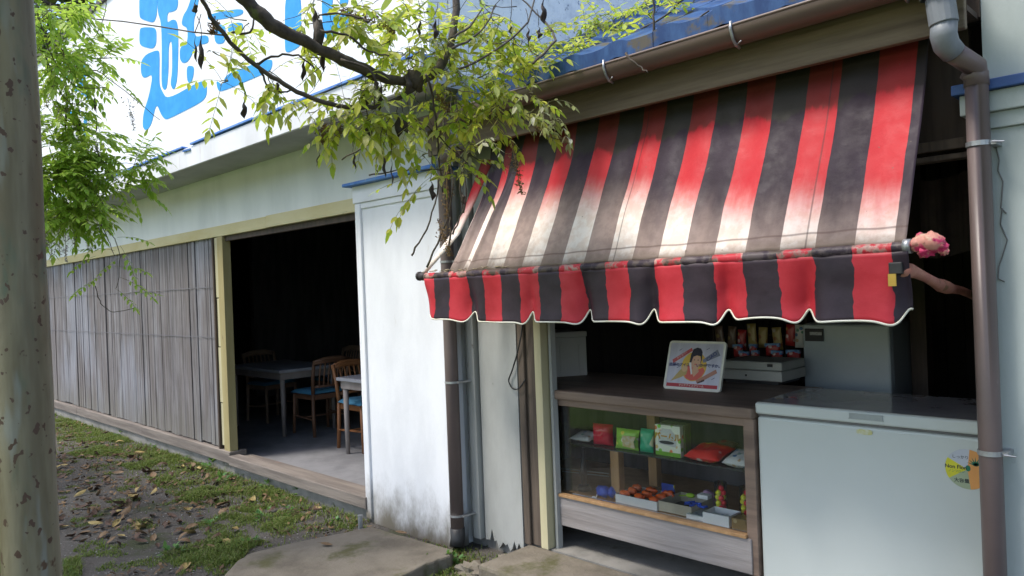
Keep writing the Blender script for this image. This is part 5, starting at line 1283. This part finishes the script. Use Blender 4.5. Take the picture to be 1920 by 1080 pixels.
# --- leaf roof added out of view over the pergola, thickened to block light
cv = thing('wisteria_shade_canopy', (-3, -.5, 3.1), 'wisteria leaf roof added out of view over the pergola rails to shade the yard', 'vine')
lf, st = MB(), MB(); random.seed(14)
def clear(p):
    x, y, dep = proj(p)
    return dep < .3 or not (-60 < x < 1980 and y > -70 and y < 1140)
cnt = 0
for i in range(900):
    x = random.uniform(-9.6, 1.3); y = random.uniform(-2.9, 2.3)
    if y > max(.10 * -x, .4) and not (-2.0 < x and y < 1.9): continue
    c = Vector((x, y, 3.12 + random.uniform(-.12, .18)))
    if not clear(c) or not clear(c + Vector((-.3, .3, -.35))) or not clear(c + Vector((.3, .3, -.3))): continue
    clump(lf, st, c, .30, 10, .24, 4, .075, .5, squash=.4, ok=lambda q: clear(q + Vector((0, 0, -.2)))); cnt += 1
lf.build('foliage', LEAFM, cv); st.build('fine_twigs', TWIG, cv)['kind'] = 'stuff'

# ------------------------------------------------------------------ trees far behind the hall and across the lawn
def tree(name, x, y, h, r, n, seed, label, mt, big=1.0):
    th = thing(name, (x, y, 0), label, 'tree', None); rnd = random.Random(seed)
    m = MB(); m.tube([(x, y, 0), (x + .1, y, h * .3), (x - .1, y + .1, h * .6), (x, y, h * .85)], [.22, .17, .11, .03], 9)
    for i in range(9):
        a = rnd.uniform(0, 2 * PI); z = h * rnd.uniform(.35, .7); l = r * rnd.uniform(.6, .9)
        m.tube([(x, y, z), (x + math.cos(a) * l * .5, y + math.sin(a) * l * .5, z + .4), (x + math.cos(a) * l, y + math.sin(a) * l, z + .9)], [.07, .045, .015], 6)
    m.build('trunk', BARK, th, smooth=True)
    m = MB(); cl = []
    for i in range(34):
        d = Vector((rnd.gauss(0, 1), rnd.gauss(0, 1), rnd.gauss(0, 1))).normalized() * rnd.uniform(.35, 1)
        cl.append((Vector((x + d.x * r, y + d.y * r, h * .62 + d.z * h * .36)), r * rnd.uniform(.22, .4)))
    for i in range(n):
        c, rr = rnd.choice(cl); d = Vector((rnd.gauss(0, 1), rnd.gauss(0, 1), rnd.gauss(0, .8))).normalized(); p = c + d * rr * rnd.random() ** .4
        e = Vector((rnd.gauss(0, 1), rnd.gauss(0, 1), rnd.gauss(0, 1))).normalized(); f = e.orthogonal().normalized(); s_ = rnd.uniform(.07, .15) * big
        m.add([p, p + e * s_ * .5 + f * s_ * .3, p + e * s_, p + e * s_ * .5 - f * s_ * .3], [(0, 1, 2, 3)])
    m.build('crown', mt, th)
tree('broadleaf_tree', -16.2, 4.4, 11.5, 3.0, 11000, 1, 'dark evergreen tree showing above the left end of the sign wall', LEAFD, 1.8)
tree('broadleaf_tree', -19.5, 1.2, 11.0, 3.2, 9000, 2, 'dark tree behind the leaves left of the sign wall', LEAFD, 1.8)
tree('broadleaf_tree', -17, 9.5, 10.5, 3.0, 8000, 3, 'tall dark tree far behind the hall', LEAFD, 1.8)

for i, (x, y, h, r) in enumerate(((-27, -4, 10, 4.2), (-26, 3, 11, 4.2), (-30, -11, 10, 4.5))):
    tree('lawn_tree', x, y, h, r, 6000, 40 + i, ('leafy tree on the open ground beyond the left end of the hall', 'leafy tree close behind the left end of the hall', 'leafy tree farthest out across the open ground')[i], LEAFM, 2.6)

# ------------------------------------------------------------------ yard: slab, stub, wires, ground cover
sl = thing('concrete_slab', (-3.7, 2.3, 0), 'mossy brown concrete slab lying before the white pier', 'slab')
m = MB()
base = [at(x, y, Z=.085) for x, y in ((442, 1052), (470, 1036), (533, 1020), (628, 1001), (696, 986), (770, 1008), (850, 1030), (846, 1040), (800, 1056), (745, 1084))] + [Vector((-3.15, 1.75, .085)), Vector((-3.55, 1.35, .085))]
pts = []
for i in range(len(base)):
    a, b = base[i], base[(i + 1) % len(base)]
    for j in range(4): pts.append(a.lerp(b, j / 4) + Vector((random.uniform(-.006, .006), random.uniform(-.006, .006), 0)))
m.prism(pts, (0, 0, -.14)); m.build('slab_body', SLABM, sl, bevel=.012)
sp_ = at(681, 984, Z=.085)
o = thing('pipe_stub', tuple(sp_), 'short grey pipe stub standing in the slab beside the white pier', 'pipe'); m = MB(); m.tube([sp_ + Vector((0, -.02, -.03)), sp_ + Vector((0, -.02, .06))], .015, 12); m.tube([sp_ + Vector((0, -.02, .058)), sp_ + Vector((0, -.02, .066))], .017, 12); m.build('stub', GALV, o, smooth=False)
rk = at(885, 1065, Z=.03)
def stone(p, r, label):
    th = thing('stone', tuple(p), label, 'stone'); m = MB(); m.ball(p, r, 14, 9, sc=(1.3, .9, .6), wob=.7); m.build('stone_body', SLABM, th, smooth=False)
stone(at(955, 1062, Z=.02), .085, 'broken grey stone under the rotten foot of the white column'); stone(at(890, 1075, Z=.0), .09, 'dark stone under the left downpipe foot')
cb = thing('hanging_cable', tuple(at(960, 640, Y=2.99)), 'thin black cable looping down the white column beside the timber post', 'cable')
m = MB(); crooked([at(x, y, Y=2.985) for x, y in ((982, 590), (975, 640), (962, 690), (954, 712), (960, 727), (972, 729), (985, 712))], .0042, .0042, m, 6, 6, .001); m.build('cable', BLACKM, cb, smooth=True)
wr = thing('vine_wire', tuple(at(250, 48, D=4.2)), 'thin sagging grey wire stretched across the front of the sign wall', 'wire')
m = MB(); m.tube([at(x, y, D=d_) for x, y, d_ in ((-60, 10, 4.6), (65, 16, 4.4), (110, 22, 4.3), (180, 36, 4.1), (230, 40, 3.9), (300, 50, 3.6), (360, 60, 3.3), (420, 66, 2.85))], .0035, 6); m.build('wire', TWIG, wr, smooth=True)
w2 = thing('hanging_twig', tuple(at(190, 40, D=4.2)), 'bare drooping twig dangling from the wire before the sign wall', 'twig')
m = MB(); crooked([at(x, y, D=4.15) for x, y in ((200, -20), (199, 10), (193, 38), (183, 60), (170, 80))], .003, .0018, m, 5, 5, .002); m.build('twig', TWIG, w2, smooth=True)

# ground cover
polyG = [[(100, 770), (250, 790), (400, 850), (560, 915), (690, 990), (560, 1000), (480, 965), (330, 940), (250, 880), (110, 850)],
         [(300, 1000), (420, 965), (600, 985), (470, 1030), (430, 1080), (340, 1080), (310, 1050)], [(-60, 940), (20, 940), (25, 1200), (-60, 1200)], [(120, 1050), (150, 1050), (160, 1120), (120, 1120)], [(330, 965), (360, 965), (360, 985), (330, 985)]]
def inpoly(P, x, y):
    c = False; j = len(P) - 1
    for i in range(len(P)):
        if (P[i][1] > y) != (P[j][1] > y) and x < (P[j][0] - P[i][0]) * (y - P[i][1]) / (P[j][1] - P[i][1]) + P[i][0]: c = not c
        j = i
    return c
PW = [[tuple(at(x, y, Z=0)[:2]) for x, y in P] for P in polyG]
random.seed(33)
gm = MB()
slabP = [(p.x, p.y) for p in base]
def blade(x, y, h, z=0):
    a = random.uniform(0, 2 * PI); w_ = random.uniform(.002, .0045); l = Vector((math.cos(a), math.sin(a), 0)); s_ = Vector((-l.y, l.x, 0)) * w_
    b = Vector((x, y, z - .004)); k = random.uniform(.3, 1.1)
    gm.add([b - s_, b + s_, b + l * h * .3 * k + Vector((0, 0, h * .6)) + s_ * .7, b + l * h * .3 * k + Vector((0, 0, h * .6)) - s_ * .7, b + l * h * k + Vector((0, 0, h * (1 - .35 * k)))], [(0, 1, 2, 3), (3, 2, 4)])
def patch(P, dens, fn):
    x0, x1 = min(p[0] for p in P), max(p[0] for p in P); y0, y1 = min(p[1] for p in P), max(p[1] for p in P)
    x0 = max(x0, -13); y0 = max(y0, -.4); y1 = min(y1, 2.86)
    for i in range(int((x1 - x0) * (y1 - y0) * dens)):
        x, y = random.uniform(x0, x1), random.uniform(y0, y1)
        if y < 2.86 and inpoly(P, x, y) and not inpoly(slabP, x, y): fn(x, y)
def moss(x, y):
    k = noise.noise(Vector((x * 2.3, y * 2.3, 3))) + .6 * noise.noise(Vector((x * 7, y * 7, 1)))
    if random.random() < .26 + 1.8 * k: blade(x, y, random.uniform(.010, .034) * (1 + 1.3 * max(0, k)))
for P in PW: patch(P, 17000, moss)
def stray(x, y):
    k = noise.noise(Vector((x * 3.1, y * 3.1, 8))) + .6 * noise.noise(Vector((x * 9, y * 9, 5)))
    if k > .28: blade(x, y, random.uniform(.01, .03))
patch([tuple(at(x, y, Z=0)[:2]) for x, y in ((90, 775), (400, 850), (690, 990), (420, 1090), (60, 1150))], 9000, stray)
for i in range(16000):
    x, y = random.uniform(-13, -4.3), 2.865 - abs(random.gauss(0, .28))
    k = noise.noise(Vector((x * 1.5, y * 1.5, 3))) + .5 * noise.noise(Vector((x * 6, y * 6, 1)))
    if not inpoly(slabP, x, y) and random.random() < .5 + k: blade(x, y, random.uniform(.015, .045) * random.choice((1, 1, 1, 1.7)))
for i in range(2500):                                     # tufts at the slab's right end and under the downpipe
    p = at(random.gauss(820, 45), random.gauss(1058, 16), Z=0)
    if not inpoly(slabP, p.x, p.y): blade(p.x, p.y, random.uniform(.015, .05))
GRASS = leaf_mat('moss_grass', [(.07, .12, .022), (.11, .17, .03), (.18, .22, .06), (.13, .12, .05)], .3, .7)
tag(gm.build('grass', GRASS), kind='stuff')
# pebbles and grit
pm_ = MB(); random.seed(41)
for i in range(2600):
    x, y = random.uniform(-8, -2.4), random.uniform(.0, 2.8)
    if inpoly(slabP, x, y): continue
    r = random.uniform(.003, .008) * (1.8 if random.random() < .04 else 1); c = Vector((x, y, r * .25))
    vs = [c + Vector((math.cos(a) * r * random.uniform(.7, 1.2), math.sin(a) * r * random.uniform(.7, 1.2), 0)) for a in [2 * PI * j / 5 for j in range(5)]] + [c + Vector((0, 0, r * .7))]
    pm_.add(vs, [(j, (j + 1) % 5, 5) for j in range(5)])
PEB = NT('grit'); PEB.col(PEB.mix(PEB.island(), (.10, .095, .085), (.34, .33, .31))); PEB.rough(.85, .2)
tag(pm_.build('gravel', PEB.m), kind='stuff')
# fallen leaves: each of the ones that show is an object; crumbs are one litter
def leafshape(L, W, curl, fold):
    m = MB(); n = 8
    prof = [.0, .45, .78, .95, 1.0, .92, .72, .42, .0]
    vs = []
    for i in range(n + 1):
        t = i / n; x = (t - .5) * L; zc = curl * (2 * t - 1) ** 2 * L
        vs += [(x, -prof[i] * W / 2, zc + fold * prof[i] * W), (x, 0, zc), (x, prof[i] * W / 2, zc + fold * prof[i] * W * .8)]
    m.add(vs, [(i * 3 + k, (i + 1) * 3 + k, (i + 1) * 3 + k + 1, i * 3 + k + 1) for i in range(n) for k in range(2)])
    m.tube([(-L * .5, 0, curl * L), (-L * .5 - .02, .003, curl * L * .8)], .001, 4)
    return m
DL = []
for nm_, c_, lab, grp in (('brown', (.085, .045, .028), 'dry dark brown leaf fallen on the dirt', 'brown fallen leaves'), ('yellow', (.36, .27, .10), 'dry yellowish leaf fallen among darker ones on the dirt', 'yellow fallen leaves'), ('tan', (.20, .125, .065), 'dry tan leaf fallen on the dirt', 'tan fallen leaves')):
    mt = mat(nm_ + '_dead_leaf', c_, tuple(x * .6 for x in c_), rough=.7, scale=50, bump=.3, bscale=90)
    for cu, fo_ in ((.10, .30), (.22, .12), (.03, .45), (.30, .35)):
        m = leafshape(.085, .036, cu, fo_); o = m.build('fallen_leaf', mt, None, smooth=True); C.objects.unlink(o)
        DL.append((o, lab, grp))
random.seed(52)
zones = [((150, 880, 130, 45), 70), ((300, 880, 130, 40), 60), ((220, 960, 110, 40), 55), ((450, 930, 110, 25), 30), ((330, 1010, 110, 30), 30), ((200, 840, 90, 20), 30), ((560, 955, 80, 14), 12), ((130, 1000, 40, 30), 12)]
nl = 0
for (cx, cy, sx, sy), n in zones:
    for i in range(n):
        p = at(random.gauss(cx, sx * .6), random.gauss(cy, sy * .7), Z=0)
        if p.y > 2.80 or p.x < -11 or inpoly(slabP, p.x, p.y) or p.length > 14 or nl >= 285: continue
        k = random.choice((0, 0, 0, 0, 1, 2, 2))
        o, lab, grp = DL[k * 4 + random.randrange(4)]
        c = o.copy(); C.objects.link(c); s_ = random.uniform(.65, 1.35)
        c.scale = (s_, s_ * random.uniform(.8, 1.2), s_); c.location = (p.x, p.y, .004 + .012 * random.random()); c.rotation_euler = (random.choice((0, 0, PI)) + random.gauss(0, .35), random.gauss(0, .3), random.uniform(0, 6.3))
        if abs(c.rotation_euler.x) > 1.5: c.location.z += .02 * s_
        tag(c, lab, 'leaf', grp); nl += 1
ll = MB()
for i in range(7000):
    x, y = random.uniform(-11, -2.6), random.uniform(.0, 2.84)
    if inpoly(slabP, x, y) or noise.noise(Vector((x * 1.3, y * 1.3, 9))) < -.05: continue
    M_ = Matrix.Translation((x, y, random.uniform(.005, .022))) @ Euler((random.gauss(0, .4), random.gauss(0, .4), random.uniform(0, 6.3))).to_matrix().to_4x4(); L = random.uniform(.015, .06)
    ll.add([M_ @ Vector(v) for v in ((-L / 2, 0, .004), (0, -L * .25, 0), (L / 2, 0, .006), (0, L * .22, .004))], [(0, 1, 2), (0, 2, 3)])
LIT = NT('leaf_crumbs'); LIT.col(LIT.mix(LIT.island(), (.05, .03, .02), (.20, .13, .07))); LIT.rough(.8, .2)
tag(ll.build('leaf_litter', LIT.m), kind='stuff')
for (x, y), lab in (((752, 1000), 'curled tan leaf lying on the slab near the pier'), ((612, 892 + 130), 'small dry leaf lying alone on the slab')):
    o = DL[8][0]; c = o.copy(); C.objects.link(c); p = at(x, y, Z=.09); c.location = p; c.rotation_euler = (.1, .1, .5); tag(c, lab, 'leaf')
# weeds along the wall and by the downpipe
def weed(p, n, r, ls, label):
    th = thing('weed', tuple(p), label, 'plant'); m = MB(); s_ = MB()
    for i in range(n):
        a = random.uniform(0, 2 * PI); e = random.uniform(.2, 1.1); d = Vector((math.cos(a) * math.cos(e), math.sin(a) * math.cos(e), math.sin(e))); q = p + d * r * random.uniform(.4, 1)
        s_.tube([p, p.lerp(q, .5) + Vector((0, 0, .01)), q], .0014, 4, caps=False)
        for j in range(3):
            dd = (d + rand_dir() * .7).normalized(); leaflet(m, q, dd, Vector((0, 0, 1)), ls * random.uniform(.7, 1.2), ls * .6)
    m.build('weed_leaves', leaf_mat('weed_leaf', [(.07, .17, .05), (.11, .24, .06), (.14, .28, .10)], .35), th); s_.build('weed_stems', GSTEM, th)
random.seed(61)
for x, y, n, r, ls, lab in ((408, 880, 14, .13, .05, 'blue green weed growing against the footing below the yellow post'), (425, 905, 10, .10, .045, 'low weed just right of the bigger one at the footing'), (515, 915, 10, .09, .04, 'weed at the foot of the threshold beam'), (575, 928, 5, .12, .05, 'upright narrow weed close to the threshold footing'), (500, 975, 10, .08, .035, 'small weed patch in the moss left of the slab'), (630, 985, 5, .06, .035, 'tiny weed at the corner of slab and footing'),
                           (455, 893, 9, .08, .04, 'leafy weed under the left end of the threshold'), (365, 862, 9, .09, .04, 'leafy weed at the plank wall footing left of the yellow post'), (300, 842, 8, .09, .04, 'weed against the footing halfway along the plank wall'), (232, 818, 8, .09, .045, 'weed against the far part of the footing'), (545, 965, 9, .07, .03, 'spreading weed in the grass left of the pipe stub'), (470, 1020, 9, .07, .03, 'spreading weed touching the left tip of the slab'), (400, 985, 8, .06, .03, 'small weed at the edge of the bare dirt'), (330, 1040, 8, .07, .04, 'pale weed on the bare dirt at the bottom edge'), (845, 1058, 22, .10, .032, 'bright green weed at the foot of the left downpipe'), (818, 1066, 16, .08, .03, 'low green weed beside the slab corner'), (985, 1068, 5, .05, .03, 'lone sprig by the concrete step')):
    weed(at(x, y, Z=.0) + Vector((0, -.02, 0)), n, r, ls, lab)
